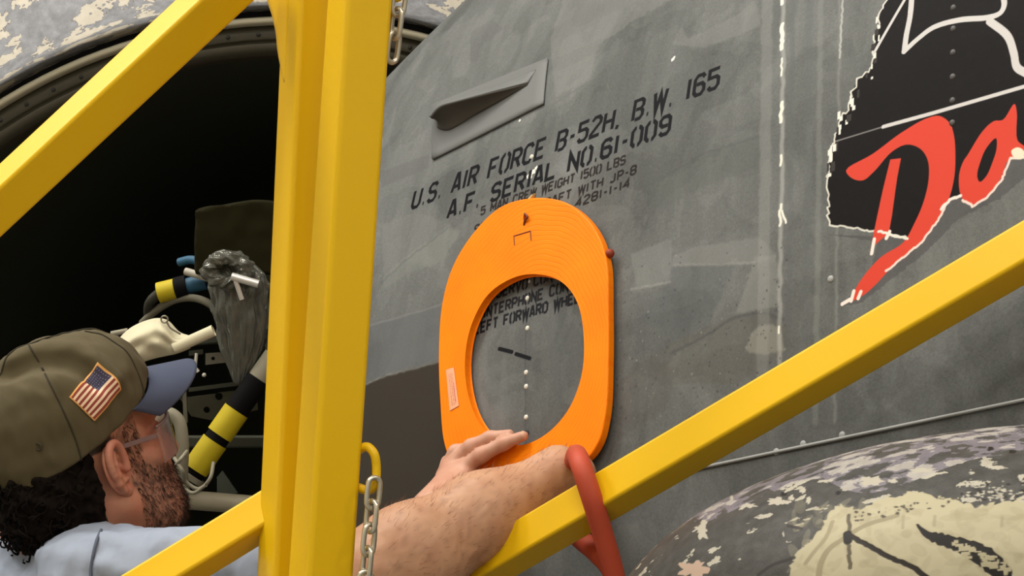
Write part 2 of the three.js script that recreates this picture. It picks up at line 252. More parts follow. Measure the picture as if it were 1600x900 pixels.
// nose art
const BLACK = [[1387, -60], [1387, 0], [1377, 16], [1371, 40], [1367, 56], [1364, 88], [1357, 112], [1340, 125], [1329, 149], [1325, 173], [1311, 184], [1305, 213], [1297, 240], [1293, 278], [1294, 341], [1298, 353], [1365, 361], [1417, 372], [1470, 320], [1500, 304], [1520, 300], [1560, 262], [1600, 232], [1700, 200], [1720, -60]];
fill(ragged([[1290, 366], [1330, 372], [1370, 378], [1362, 420], [1316, 478], [1345, 474], [1440, 400], [1500, 340], [1560, 312], [1620, 262], [1600, 232], [1470, 320], [1417, 372]], 3), '#4b4a4b', 0.6);
fill(BLACK, '#0f0c0c'); sk.save(); path(BLACK); sk.clip(); for (let k = 0; k < 900; k++) { const [X, Y] = pt(1300 + rnd() * 330, -20 + rnd() * 370); sk.fillStyle = rnd() < 0.5 ? '#191413' : '#080606'; sk.globalAlpha = 0.35; sk.fillRect(X, Y, 2 + rnd() * 6, 2 + rnd() * 6); } sk.globalAlpha = 1; sk.restore();
line(ragged(BLACK.slice(1, 18), 5, 5), '#dedbd0', 3.2, 0.9);
for (let k = 0; k < 34; k++) { const i = 2 + Math.floor(rnd() * 12), [x, y] = BLACK[i], [X, Y] = pt(x + (rnd() - 0.6) * 9, y + (rnd() - 0.5) * 34); sk.fillStyle = rnd() < 0.7 ? '#e3e0d6' : '#3a3634'; sk.fillRect(X, Y, 2 + rnd() * 6, 4 + rnd() * 12); }
const WHITE = '#c9c6c3';
line([[1418, -8], [1366, 82]], WHITE, 6); line(smooth([[1425, -8], [1422, 25], [1416, 56], [1413, 80]], false), WHITE, 10);
line(smooth([[1413, 80], [1436, 59], [1460, 42], [1500, 31], [1545, 27], [1563, 20], [1569, 8], [1567, -10]], false), WHITE, 9.5);
line(smooth([[1546, 33], [1574, 56], [1584, 83], [1589, 105], [1604, 115]], false), WHITE, 12);
line([[1305, 221], [1380, 198]], WHITE, 2.5, 0.6); line([[1380, 198], [1460, 176], [1604, 134]], WHITE, 6.5);
const RED = '#cf4433';
const D1 = smooth([[1322, 266], [1364, 240], [1407, 208], [1447, 185], [1468, 181], [1484, 192], [1491, 213], [1493, 249], [1491, 278], [1483, 310], [1469, 336], [1440, 376], [1400, 411], [1365, 448], [1348, 462], [1330, 470], [1342, 442], [1376, 402], [1411, 379], [1428, 350], [1443, 315], [1451, 278], [1449, 249], [1437, 232], [1417, 226], [1394, 237], [1365, 269], [1348, 282], [1330, 278]], true, 5);
const D2 = [[1391, 249], [1408, 247], [1402, 278], [1394, 336], [1389, 364], [1368, 382], [1360, 392], [1365, 364], [1379, 298]];
const A1 = smooth([[1513, 240], [1535, 205], [1553, 189], [1567, 187], [1585, 162], [1589, 175], [1590, 219], [1602, 230], [1604, 246], [1577, 249], [1564, 278], [1544, 304], [1518, 320], [1503, 310], [1498, 278], [1504, 254]], true, 5);
fill(D1, RED); fill(D2, RED); fill(A1, RED); fill(smooth([[1556, 216], [1541, 232], [1533, 250], [1527, 275], [1531, 284], [1541, 275], [1550, 255], [1557, 232]], true, 5), '#0f0c0c');
line(ragged([[1385, 424], [1440, 378], [1470, 338], [1478, 320]], 2), '#e5cfc6', 4); line(ragged([[1470, 326], [1484, 312], [1501, 306]], 2), '#e9dcd4', 5); line(ragged([[1503, 312], [1520, 322], [1545, 306], [1566, 280], [1578, 248], [1600, 246]], 2), '#e5cfc6', 4);
fill(smooth([[1580, 236], [1590, 230], [1600, 236], [1598, 248], [1586, 248]], true, 4), '#e8d9c2');
for (const p of [[[1316, 475], [1328, 468]], [[1330, 470], [1334, 455]], [[1341, 466], [1345, 456]], [[1362, 396], [1366, 374]], [[1385, 372], [1390, 362]]]) line(p, '#efdcd3', 6);
line(ragged([[1372, 361], [1418, 373]], 2), '#dedbd0', 4);

M.skin = new THREE.MeshPhysicalMaterial({ map: texture(skC), roughness: 0.6, specularIntensity: 0.18, bumpMap: noiseMap(512, (u, v) => 0.5 + 0.5 * fbm(u * 9, v * 9, 4, 4)), bumpScale: 0.0012 });
{
  const nu = 170, nv = 160, P = [], uv = [], idx = [];
  for (let j = 0; j <= nv; j++) for (let i = 0; i <= nu; i++) {
    const fi = Math.max(0, i - 2) / (nu - 2), a = lerp(SK.a0, SK.a1, fi), h = lerp(SK.h0, SK.h1, j / nv), p = skinSurf(a, h, i === 0 ? -0.08 : i === 1 ? -0.004 : 0); P.push(p.x, p.y, p.z); uv.push((a - SK.a0) / (SK.a1 - SK.a0), j / nv);
  }
  for (let j = 0; j < nv; j++) for (let i = 0; i < nu; i++) { const q = j * (nu + 1) + i; idx.push(q, q + 1, q + nu + 2, q, q + nu + 2, q + nu + 1); }
  const g = new THREE.BufferGeometry(); g.setAttribute('position', new THREE.Float32BufferAttribute(P, 3)); g.setAttribute('uv', new THREE.Float32BufferAttribute(uv, 2)); g.setIndex(idx); g.computeVertexNormals();
  part(aircraft, 'fuselage_skin', g, M.skin, 'mottled grey painted metal skin with black stencilled lettering');
}
{
  const g = sheet((u, v) => { const a = lerp(SK.a1, 1.6, u), h = lerp(SK.h0, SK.h1, v); return skinPt(a, h, nAt(h) - 0.002); }, 10, 40, 0.003);
  part(aircraft, 'fuselage_panel', g, std(0x646663, 0.6, { specularIntensity: 0.18 }), 'plain grey skin panel behind the nose art');
}
M.chip = std(0xdcdacd, 0.5); M.rivet = std(0x4a4746, 0.5); M.metalGrey = std(0x666866, 0.6); M.bead = std(0x9c9d9b, 0.5); M.dark = std(0x2a2826, 0.8);
{
  const head = new THREE.SphereGeometry(0.0036, 10, 6); head.scale(1, 1, 0.5);
  const q = new THREE.Quaternion().setFromRotationMatrix(basisMatrix(A, UP, N, V(0, 0, 0)));
  const rivet = (x, y, m, s = 1) => { const g = head.clone(); g.scale(s, s, s); g.applyQuaternion(q); const p = onSkinPt(x, y); g.translate(p.x, p.y, p.z); part(aircraft, 'rivet', g, m); };
  for (const [x, y] of [[831, 245], [824, 466], [824, 513], [822, 582], [822, 604], [822, 652]]) rivet(x, y, M.chip); rivet(823, 677, M.dark, 1.3);
  for (const y of [12, 45, 82, 120, 157, 192]) rivet(1489 + (82 - y) * 0.01, y, M.rivet, 1.1);
  for (const [x, y] of [[1298, 436], [1213, 706], [1255, 694], [1316, 680]]) rivet(x, y, M.bead, 1.2);
  // raised longeron bead and lap joint
  const bl = []; for (let k = 0; k <= 20; k++) bl.push(onSkinPt(lerp(1000, 1700, k / 20), lerp(751, 604, k / 20), 0.001));
  part(aircraft, 'seam_bead', tube(bl, 0.0021, 60, 8), M.bead, 'thin pale sealed seam along the lower side');
  // scoop: base plate and hood
  const rim = [[680, 165], [858, 93], [851, 163], [678, 250]].map(([x, y]) => onSkin(x, y));
  const plateAt = (u, v) => { const a = lerp(lerp(rim[0][0], rim[1][0], u), lerp(rim[3][0], rim[2][0], u), v), h = lerp(lerp(rim[0][1], rim[1][1], u), lerp(rim[3][1], rim[2][1], u), v); return [a, h]; };
  part(aircraft, 'scoop_plate', sheet((u, v) => { const [a, h] = plateAt(u, v); return skinPt(a, h, nAt(h) + 0.002); }, 12, 10, 0.006), M.metalGrey);
  // hood: its upper side slopes out from the plate to a ridge, its underside is undercut
  const path3 = (pts) => curve(pts.map(([x, y, n]) => onSkinPt(x, y, n)));
  const upper = path3([[838, 110, 0.004], [780, 134, 0.005], [720, 150, 0.006], [688, 166, 0.006], [680, 184, 0.006]]);
  const ridge = path3([[824, 131, 0.006], [770, 144, 0.024], [716, 158, 0.04], [688, 167, 0.044], [673, 184, 0.036]]);
  const lower = path3([[824, 133, 0.005], [790, 153, 0.005], [742, 180, 0.005], [702, 203, 0.005], [684, 200, 0.007]]);
  part(aircraft, 'air_scoop', sheet((u, v) => { const p = upper.getPoint(u).lerp(ridge.getPoint(u), v); return p.addScaledVector(N, 0.006 * Math.sin(v * Math.PI) * u); }, 30, 10, 0.004), M.metalGrey, 'teardrop shaped grey air scoop');
  part(aircraft, 'scoop_shaded_underside', sheet((u, v) => { const p = ridge.getPoint(u).lerp(lower.getPoint(u), v); return p.addScaledVector(N, -0.006 * Math.sin(v * Math.PI) * u).addScaledVector(UP, 0.006 * Math.sin(v * Math.PI) * u); }, 30, 10, 0.003), std(0x4e4a43, 0.8), 'underside of the scoop with its shade in the colour');  // darker than the hood: shade of the underside put into the colour
}
// ---- radome frame: the open nose behind the man, a round frame with seal and flange, facing the lens
M.shell = (() => {
  const W = 1024, H = 512, [c, x] = canvas(W * 2, H);
  pixels(x, W * 2, H, (i, j) => {
    const u = i / 80, v = j / 80, peel = fbm(u * 0.9, v * 1.6, 3, 6) + 0.12 * noise(u * 7, v * 9, 4) + 0.35 * noise(u * 0.35, v * 0.5, 8), g = (rnd() - 0.5) * 14 + fbm(u * 3, v * 3, 5, 4) * 22;
    if (peel > 0.16) return [176 + g * 0.5, 169 + g * 0.5, 154 + g * 0.5];
    if (peel > 0.13) return [95, 92, 90];
    return [122 + g, 123 + g, 126 + g];
  });
  const t = texture(c); t.wrapS = t.wrapT = THREE.RepeatWrapping; return new THREE.MeshPhysicalMaterial({ map: t, roughness: 0.6, specularIntensity: 0.4 });
})();
M.seal = std(0xb5ad94, 0.7); M.flange = std(0x3a3524, 0.7); M.bay = std(0x4c4e42, 0.95, { specularIntensity: 0.3 }); M.rubber = std(0x161514, 0.8);  // M.rubber is the near-black used for the shaded gap
{
  const c = at(450, 882, 2.95), k = 1 / 908;
  // lathe axis y -> towards the lens; keep a right-handed frame
  const mk = (pts, seg = 160) => { const g = new THREE.LatheGeometry(pts.map(([r, z]) => new THREE.Vector2(r, z)), seg); g.applyMatrix4(basisMatrix(CR.clone(), CF.clone().negate(), CU.clone().negate(), c)); return g; };
  const shell = mk([[873 * k, -0.05], [872 * k, -0.004], [0.964, 0.0], [0.975, -0.003], [1.0, -0.02], [1.05, -0.05], [1.12, -0.11], [1.2, -0.2], [1.28, -0.34]], 220);
  const uv = shell.attributes.uv; for (let i = 0; i < uv.count; i++) uv.setXY(i, uv.getX(i) * 3.2, uv.getY(i) * 0.7);
  part(aircraft, 'radome_shell', shell, M.shell, 'weathered pale grey nose shell with cream paint peeling off');
  part(aircraft, 'gap_shade', mk([[873 * k, -0.05], [859 * k, -0.045]]), M.rubber);  // black strip across the open gap, its shade put into the colour
  part(aircraft, 'rubber_seal', mk([[846 * k, -0.05], [847 * k, -0.02], [853 * k, -0.014], [859 * k, -0.02], [860 * k, -0.05]]), M.seal, 'cream rubber seal around the opening');
  part(aircraft, 'flange', mk([[800 * k, -0.08], [800 * k, -0.035], [818 * k, -0.03], [820 * k, -0.038], [824 * k, -0.038], [826 * k, -0.03], [846 * k, -0.03], [846 * k, -0.06]]), M.flange, 'dark olive flange inside the opening');
  part(aircraft, 'inner_bay', mk([[802 * k, -0.06], [0.92, -0.3], [0.92, -0.9], [0.92, -2.4], [0.7, -2.9], [0, -3.0]], 64), M.bay, 'deep bay lined in grey-green primer');
  for (let i = 0; i < 26; i++) { const t = Math.PI * (0.28 + 0.46 * i / 25), r = 833 * k, p = c.clone().addScaledVector(CR, r * Math.cos(t)).addScaledVector(CU, r * Math.sin(t)).addScaledVector(CF, 0.03); const s = new THREE.SphereGeometry(0.004, 8, 6); s.translate(p.x, p.y, p.z); part(aircraft, 'flange_bolt', s, M.dark); }
}
// ---- camera blister under the side: round turret housing, peeling
{
  const c = at(1622, 998, 1.56), ra = 0.392, rb = 0.175, W = 2048, H = 1024, az0 = -0.15 * Math.PI, azW = 1.3 * Math.PI;
  const azOf = (p) => { const d = p.clone().sub(c); let a = Math.atan2(d.z, -d.x); return a; };   // 0 = towards -x, grows towards the lens
  const hit = (x, y) => { const d = ray(x, y), S = V(1 / ra, 1 / rb, 1 / ra), o = EYE.clone().sub(c).multiply(S), e = d.clone().multiply(S), b = o.dot(e), q = e.lengthSq(), disc = b * b - q * (o.lengthSq() - 1); const t = (-b - Math.sqrt(Math.max(0, disc))) / q; return EYE.clone().addScaledVector(d, t); };
  const bt = (x, y) => { const p = hit(x, y); return [(azOf(p) - az0) / azW * W, (0.5 - Math.asin(clamp((p.y - c.y) / rb, -1, 1)) / Math.PI) * H]; };
  const [bc, b] = canvas(W, H);
  pixels(b, W, H, (i, j) => {
    const el = 0.5 - j / H, u = i / 60, v = j / 60, g = (rnd() - 0.5) * 12 + fbm(u * 2, v * 2, 2, 4) * 14;
    const wear = fbm(u * 1.0, v * 1.7, 6, 5), band = el > 0.16 + 0.04 * noise(i / 260, 3, 3);
    if (band && wear > 0.12 + 0.16 * (noise(i / 200, j / 200, 9) > 0.1 ? 0 : 1)) return [158 + g, 153 + g, 146 + g];
    if (band && wear > -0.12) return [112 + g, 107 + g, 113 + g];
    if (wear > 0.36) return [165 + g, 160 + g, 145 + g];
    return [70 + g, 69 + g, 66 + g];
  });
  const bp = (pts) => { b.beginPath(); pts.forEach(([x, y], i) => { const [X, Y] = bt(x, y); i ? b.lineTo(X, Y) : b.moveTo(X, Y); }); };
  const bf = (pts, s, al = 1) => { b.globalAlpha = al; b.fillStyle = s; bp(pts); b.closePath(); b.fill(); b.globalAlpha = 1; };
  const bl = (pts, s, w, al = 1) => { b.globalAlpha = al; b.strokeStyle = s; b.lineWidth = w; b.lineCap = b.lineJoin = 'round'; bp(pts); b.stroke(); b.globalAlpha = 1; };
  const cream = ragged([[1225, 940], [1232, 896], [1244, 865], [1275, 838], [1290, 810], [1310, 789], [1352, 795], [1368, 781], [1399, 774], [1441, 766], [1457, 776], [1484, 778], [1523, 791], [1561, 785], [1600, 776], [1700, 765], [1700, 960], [1225, 960]], 7, 5);
  bf(cream, '#a9a185');
  for (let k = 0; k < 240; k++) { const x = 1240 + rnd() * 380, y = 790 + rnd() * 130, [X, Y] = bt(x, y); b.globalAlpha = 0.25; b.fillStyle = rnd() < 0.5 ? '#aea68b' : '#91886c'; b.beginPath(); b.ellipse(X, Y, 4 + rnd() * 16, 2 + rnd() * 5, rnd() * 3, 0, 7); b.fill(); } b.globalAlpha = 1;
  bl(smooth([[1278, 905], [1282, 880], [1295, 858], [1318, 842], [1350, 822], [1400, 806]], false), '#857c62', 7, 0.8); bl(smooth([[1258, 880], [1272, 862], [1290, 840], [1300, 815]], false), '#8a8167', 5, 0.8);
  bf(ragged(smooth([[1432, 820], [1450, 830], [1482, 836], [1520, 846], [1556, 864], [1582, 899], [1560, 906], [1528, 882], [1494, 862], [1455, 846]], true, 4), 4, 5), '#1f1c1a');
  for (let k = 0; k < 46; k++) { const t = rnd(), [X, Y] = bt(lerp(1486, 1566, t) + (rnd() - 0.5) * 14, lerp(850, 886, t) + (rnd() - 0.5) * 18); b.fillStyle = '#9f977b'; b.fillRect(X, Y, 2 + rnd() * 6, 2 + rnd() * 5); }
  bl(ragged(smooth([[1330, 838], [1362, 856], [1395, 873], [1425, 886], [1450, 904]], false), 2), '#2a2521', 6); bl(ragged([[1325, 805], [1327, 826], [1325, 846], [1328, 888]], 3), '#4a4438', 4, 0.85); bl([[1324, 834], [1325, 846]], '#221f1c', 9);
  for (const [x, y0, y1] of [[1412, 806, 826], [1461, 806, 822], [1566, 808, 822]]) bl([[x, y0], [x - 1, y1]], '#8f886f', 3, 0.7);
  const chip = (x, y, w, h, s = '#aaa495') => { const o = []; for (let k = 0; k < 30; k++) { const t = k / 30 * 6.283, q = 0.75 + 0.35 * noise(Math.cos(t) * 1.5 + x, Math.sin(t) * 1.5 + y, 1) + 0.25 * (rnd() - 0.5); o.push([x + w / 2 * q * Math.cos(t), y + h / 2 * q * Math.sin(t)]); } bf(o, s); };
  chip(1097, 828, 24, 34); chip(1100, 816, 14, 10); chip(1085, 890, 58, 40, '#a8917f'); chip(1215, 783, 46, 18); chip(1235, 778, 14, 12); chip(1170, 790, 34, 9); chip(1254, 766, 14, 12); chip(1264, 782, 10, 16); chip(1360, 752, 46, 18); chip(1440, 735, 50, 10); chip(1395, 752, 20, 9); chip(1224, 835, 4, 10); chip(1143, 778, 8, 8); chip(1290, 752, 30, 8); chip(1595, 746, 16, 12); chip(1560, 730, 36, 8);
  for (let k = 0; k < 120; k++) chip(1500 + rnd() * 110, 752 + rnd() * 32, 3 + rnd() * 9, 2 + rnd() * 4, rnd() < 0.75 ? '#a9a394' : '#2a2724');
  for (let k = 0; k < 60; k++) { const t = rnd(); chip(lerp(1330, 1500, t), lerp(800, 770, t) + rnd() * 16, 3 + rnd() * 7, 2 + rnd() * 4, rnd() < 0.5 ? '#4b463a' : '#9f977b'); }
  for (const [x, y] of [[1548, 702], [1582, 706], [1224, 772], [1311, 770]]) chip(x, y, 14, 8, '#23201f');
  bl(smooth([[1185, 898], [1205, 884], [1228, 876], [1240, 872]], false), '#33312f', 5, 0.8); bl([[1232, 822], [1252, 826]], '#2e2b29', 4, 0.8);
  const nu = 120, nv = 70, P = [], uv = [], idx = [];
  for (let j = 0; j <= nv; j++) for (let i = 0; i <= nu; i++) { const az = az0 + azW * i / nu, el = (j / nv - 0.5) * Math.PI, r = ra * Math.cos(el), w = 1 + 0.004 * fbm(az * 5, el * 5, 2, 3); P.push(c.x - r * w * Math.cos(az), c.y + rb * w * Math.sin(el), c.z + r * w * Math.sin(az)); uv.push(i / nu, j / nv); }
  for (let j = 0; j < nv; j++) for (let i = 0; i < nu; i++) { const q = j * (nu + 1) + i; idx.push(q, q + 1, q + nu + 2, q, q + nu + 2, q + nu + 1); }
  const g = new THREE.BufferGeometry(); g.setAttribute('position', new THREE.Float32BufferAttribute(P, 3)); g.setAttribute('uv', new THREE.Float32BufferAttribute(uv, 2)); g.setIndex(idx); g.computeVertexNormals();
  part(aircraft, 'sensor_blister', g, new THREE.MeshPhysicalMaterial({ map: texture(bc), roughness: 0.55, specularIntensity: 0.4, bumpMap: texture(bc, false), bumpScale: 0.0008 }), 'rounded dark grey blister with cream panel and flaking paint');
}

// ---------------------------------------------------------------- orange ring
const ringOrigin = onSkinPt(820, 555);
const ringTilt = Math.atan(0.4 / 5.2), rN = N.clone().multiplyScalar(Math.cos(ringTilt)).addScaledVector(UP, Math.sin(ringTilt)), rU = rN.clone().cross(A);
const RING_BACK = 0.004, RING_T = 0.012;
function onRing(x, y, off) { const d = ray(x, y), w = EYE.clone().sub(ringOrigin), t = (off - w.dot(rN)) / d.dot(rN), p = w.addScaledVector(d, t); return [p.dot(A), p.dot(rU)]; }
const ringPt = (x, y, off) => { const [a, u] = onRing(x, y, off); return ringOrigin.clone().addScaledVector(A, a).addScaledVector(rU, u).addScaledVector(rN, off); };
{
  const front = RING_BACK + RING_T, outer = [[780, 324], [830, 309], [878, 314], [912, 336], [936, 370], [948, 412], [950, 480], [950, 560], [946, 645], [934, 692], [912, 720], [850, 738], [770, 742], [712, 730], [694, 695], [687, 625], [685, 545], [690, 476], [706, 418], [738, 365]];
  const hole = [[835, 426], [878, 438], [904, 472], [914, 528], [910, 588], [890, 640], [858, 677], [818, 697], [778, 690], [748, 663], [730, 618], [725, 562], [735, 508], [760, 461], [797, 434]];
  const to2 = (pts, n) => new THREE.CatmullRomCurve3(pts.map(([x, y]) => { const [a, u] = onRing(x, y, front); return V(a, u, 0); }), true, 'centripetal').getPoints(n).slice(0, n).map((p) => new THREE.Vector2(p.x, p.y));
  const s = new THREE.Shape(to2(outer, 120)); s.holes.push(new THREE.Path(to2(hole, 100)));
  const slot = new THREE.Path(to2([[819, 330], [824, 333], [824, 341], [820, 353], [816, 341]], 14)); s.holes.push(slot);
  const g = new THREE.ExtrudeGeometry(s, { depth: RING_T - 0.004, bevelEnabled: true, bevelSize: 0.002, bevelThickness: 0.002, bevelOffset: -0.002, bevelSegments: 2 });
  g.translate(0, 0, RING_BACK + 0.002); const m4 = basisMatrix(A, rU, rN, ringOrigin);
  const uvA = g.attributes.uv, ps = g.attributes.position; for (let i = 0; i < uvA.count; i++) uvA.setXY(i, (ps.getX(i) + 0.3) / 0.6, (ps.getY(i) + 0.3) / 0.6);
  g.applyMatrix4(m4);
  const grain = (u, v) => { const x = u * 2 - 1.05, y = v * 2 - 0.9, r = Math.hypot(x * 1.25, y) + 0.05 * fbm(u * 3, v * 3, 4, 3); const q = (r * 42) % 1; return q < 0 ? q + 1 : q; };
  const [oc, ox] = canvas(1024, 1024); pixels(ox, 1024, 1024, (i, j) => { const q = grain(i / 1024, 1 - j / 1024), w = (q > 0.86 ? -10 : 0) + (rnd() - 0.5) * 5 + fbm(i / 160, j / 160, 2, 3) * 8; return [255, 132 + w, 0]; });
  const orange = new THREE.MeshPhysicalMaterial({ map: texture(oc), roughness: 0.5, specularIntensity: 0.35, bumpMap: noiseMap(768, (u, v) => { const q = grain(u, 1 - v); return q > 0.86 ? 0.35 : 0.7; }), bumpScale: 0.0006 });
  const ring = thing('orange_ring', ringPt(820, 740, 0), 'orange painted wooden ring plate held flat against the grey aircraft skin', 'ring');
  part(ring, 'ring_plate', g, orange);
  const seat = (pts, off, d, mat, name, label) => { const sh = new THREE.Shape(pts.map(([x, y]) => { const [a, u] = onRing(x, y, off); return new THREE.Vector2(a, u); })); const e = new THREE.ExtrudeGeometry(sh, { depth: d, bevelEnabled: false }); e.applyMatrix4(basisMatrix(A, rU, rN, ringOrigin.clone().addScaledVector(rN, off))); return part(ring, name, e, mat, label); };
  // paper label with printed lines
  const [lc, lx] = canvas(128, 320); lx.fillStyle = '#e8a57c'; lx.fillRect(0, 0, 128, 320); lx.fillStyle = '#b4553a'; for (const [px, w] of [[40, 8], [66, 10], [88, 8]]) for (let y = 40; y < 290; y += 12 + rnd() * 10) lx.fillRect(px, y, w * 0.7, 8 + rnd() * 8); lx.fillStyle = '#c66'; lx.fillRect(94, 120, 8, 160);
  const lab = [[697, 578], [709, 574], [717, 634], [703, 642]].map(([x, y]) => ringPt(x, y, front + 0.0006));
  part(ring, 'paper_label', sheet((u, v) => lab[3].clone().lerp(lab[2], u).lerp(lab[0].clone().lerp(lab[1], u), v), 2, 2, 0.0008), new THREE.MeshPhysicalMaterial({ map: texture(lc), roughness: 0.7 }), 'pale paper label with lines of small print');
  const dk = std(0x6d2a12, 0.6), brass = std(0xcaa46a, 0.35, { metalness: 0.6 });
  part(ring, 'hook', merge([cappedTube([ringPt(820, 334, front + 0.002), ringPt(824, 339, front + 0.004), ringPt(820, 345, front + 0.002), ringPt(819, 351, front)], 0.0016, 14, 8)]), dk, 'dark hook in the slot');
  const box4 = [[803, 369], [829, 361], [830, 376], [804, 383]]; 
  part(ring, 'inlaid_mark', merge([0, 1, 3].map((i) => rod(ringPt(...box4[i], front), ringPt(...box4[(i + 1) % 4], front), 0.0009, 0.0009, 6))), dk, 'fine rectangular mark cut in the face');
  part(ring, 'clip', merge([rod(ringPt(822, 322, front - 0.006), ringPt(834, 305, front - 0.006), 0.005, 0.003), rod(ringPt(833, 312, 0.002), ringPt(836, 303, 0.004), 0.002, 0.002)]), brass, 'tan metal clip at the top edge');
  part(ring, 'side_knob', (() => { const q = new THREE.SphereGeometry(0.006, 12, 8), p = ringPt(953, 396, 0.01); q.translate(p.x, p.y, p.z); return q; })(), std(0x8a2f12, 0.6), 'dark red knob on the edge');
  void seat;
}

// ---------------------------------------------------------------- yellow work stand
M.yellow = new THREE.MeshPhysicalMaterial({ color: 0xe4b608, roughness: 0.42, specularIntensity: 0.6, clearcoat: 0.12, clearcoatRoughness: 0.2 });
const VIEW = CF.clone().negate();
const stand = thing('work_stand', V(-0.3, 0, -1.6), 'yellow square-tube maintenance stand with posts and sloping rails', 'work stand');
const perpUp = (p0, p1) => { const d = p1.clone().sub(p0).normalize(), q = V().crossVectors(VIEW, d).normalize(); if (q.dot(CU) < 0) q.negate(); return q; };
const railFace = (p0, p1, k) => VIEW.clone().multiplyScalar(k).addScaledVector(perpUp(p0, p1), Math.sqrt(1 - k * k));
{
  // posts: bottom points are run down to the floor along their own line
  const post = (pt0, pt1, w, name) => { const d = pt0.clone().sub(pt1).normalize(), t = (0 - pt1.y) / d.y, foot = pt1.clone().addScaledVector(d, t - 0.0), top = pt1.clone().addScaledVector(d, -0.25); const fd = VIEW.clone().multiplyScalar(0.86).addScaledVector(CR, 0.5); part(stand, name, beam(top, foot, w, fd, w, 0.006), M.yellow); };
  post(at(449, 900, 1.78), at(486, 60, 1.78), 0.05, 'post');
  post(at(501, 900, 1.69), at(558, 60, 1.69), 0.05, 'post');
  // upper left rail
  const toFloor = (p, q) => q.clone().lerp(p, q.y / (q.y - p.y));
  let b = at(395, -55, 1.76), a = toFloor(at(-120, 425, 1.74), b); part(stand, 'rail', beam(a, b, 0.042, railFace(a, b, 0.63)), M.yellow);
  // lower left brace, flush with the left post
  b = at(432, 794, 1.80); a = toFloor(at(90, 1003, 1.785), b); part(stand, 'brace', beam(a, b, 0.038, railFace(a, b, 0.86)), M.yellow);
  // right rail, crossing in front of the aircraft side
  a = at(560, 1000, 2.03); b = at(1720, 325, 1.6); part(stand, 'rail', beam(a, b, 0.041, railFace(a, b, 0.8)), M.yellow);
  const end = at(1738, 318, 1.6); part(stand, 'post', beam(V(end.x, end.y + 0.1, end.z), V(end.x, 0, end.z), 0.05, VIEW), M.yellow);
  // weld flare: the left face of the post widens where the upper rail runs in
  const fd = VIEW.clone().multiplyScalar(0.86).addScaledVector(CR, 0.5), eL = VIEW.clone().multiplyScalar(0.5).addScaledVector(CR, -0.86), flare = curve([V(-60, 52, 0), V(0, 26, 0), V(22, 17, 0), V(48, 9, 0), V(80, 3, 0), V(130, -12, 0)]);
  part(stand, 'weld_flare', sheet((u, v) => { const q = flare.getPoint(v), sft = lerp(-0.02 - 0.0, q.y / FOCAL * 1.78 / 0.5, u); return at(486 + (60 - q.x) * 0.044, q.x, 1.78).addScaledVector(eL, 0.0232).addScaledVector(fd, -0.024 - sft); }, 6, 30, 0.004), M.yellow);
  // chain eyes on the right post
  part(stand, 'chain_eye', cappedTube([at(560, 703, 1.69), at(573, 698, 1.685), at(584, 708, 1.68), at(588, 728, 1.68), at(586, 755, 1.68), at(577, 766, 1.685), at(560, 762, 1.69)], 0.0045, 40, 12), M.yellow, 'yellow bent rod eye');
  part(stand, 'chain_eye', cappedTube([at(605, -30, 1.70), at(620, -32, 1.70), at(628, -18, 1.70), at(622, -4, 1.70), at(605, -6, 1.70)], 0.0045, 30, 12), M.yellow, 'yellow bent rod eye');
}
// deck the man stands on, out of frame
const DECK = 0.56;
{
  const x0 = -1.25, x1 = -0.3, z0 = -2.75, z1 = -1.72;
  part(stand, 'deck', box(x0, x1, DECK - 0.05, DECK, z0, z1), std(0x55565a, 0.7), 'grey deck plate');
  for (const [x, z] of [[x0 + 0.04, z0 + 0.04], [x1 - 0.04, z0 + 0.04], [x0 + 0.04, z1 - 0.04], [x1 - 0.04, z1 - 0.04]]) part(stand, 'leg', box(x - 0.03, x + 0.03, 0, DECK - 0.05, z - 0.03, z + 0.03), M.yellow);
}
// chains
M.steel = new THREE.MeshPhysicalMaterial({ color: 0xd8d2c0, metalness: 0.85, roughness: 0.28 });
{
  const linkShape = (L, w, r) => { const pts = []; for (let k = 0; k < 24; k++) { const t = k / 24 * Math.PI * 2, s = Math.sin(t), c = Math.cos(t); pts.push(V(w * c, (L / 2 - w) * Math.sign(s) * Math.min(1, Math.abs(s) * 3) + w * s, 0)); } return new THREE.TubeGeometry(curve(pts, true), 36, r, 8, true); };
  const L = 0.03, base = linkShape(L, 0.0068, 0.0027);
  const hang = (name, p0, p1, label) => {
    const g = thing(name, p1, label, 'chain'), d = p1.clone().sub(p0), n = Math.max(2, Math.round(d.length() / (L * 0.78)));
    for (let i = 0; i < n; i++) { const q = p0.clone().lerp(p1, (i + 0.5) / n), k = base.clone(); k.applyMatrix4(new THREE.Matrix4().makeRotationY(0.6 + (i % 2) * Math.PI / 2 + 0.25 * Math.sin(i))); k.applyQuaternion(new THREE.Quaternion().setFromUnitVectors(V(0, 1, 0), d.clone().normalize().negate())); k.translate(q.x, q.y, q.z); part(g, 'link', k, M.steel); }
  };
  hang('chain', at(585, 752, 1.672), at(568, 935, 1.665), 'bare steel chain hanging from the yellow eye in front of the forearm');
  hang('chain', at(626, -18, 1.695), at(612, 92, 1.70), 'short steel chain beside the post next to the pale nose shell');
}
// red sling looped over the right rail
{
  const g = cappedTube([at(972, 985, 1.87), at(960, 900, 1.86), at(943, 838, 1.85), at(922, 770, 1.84), at(908, 728, 1.85), at(902, 712, 1.89), at(898, 716, 1.95), at(893, 740, 1.99), at(882, 785, 2.0), at(884, 815, 1.985), at(905, 840, 1.95), at(935, 866, 1.9), at(955, 890, 1.88), at(966, 940, 1.885)], 0.0115, 150, 16);
  const m = part(scene, 'red_sling', g, std(0xb9472a, 0.65), 'red rubber-covered sling looped over the yellow sloping rail'); tag(m, m.userData.label, 'sling');
}

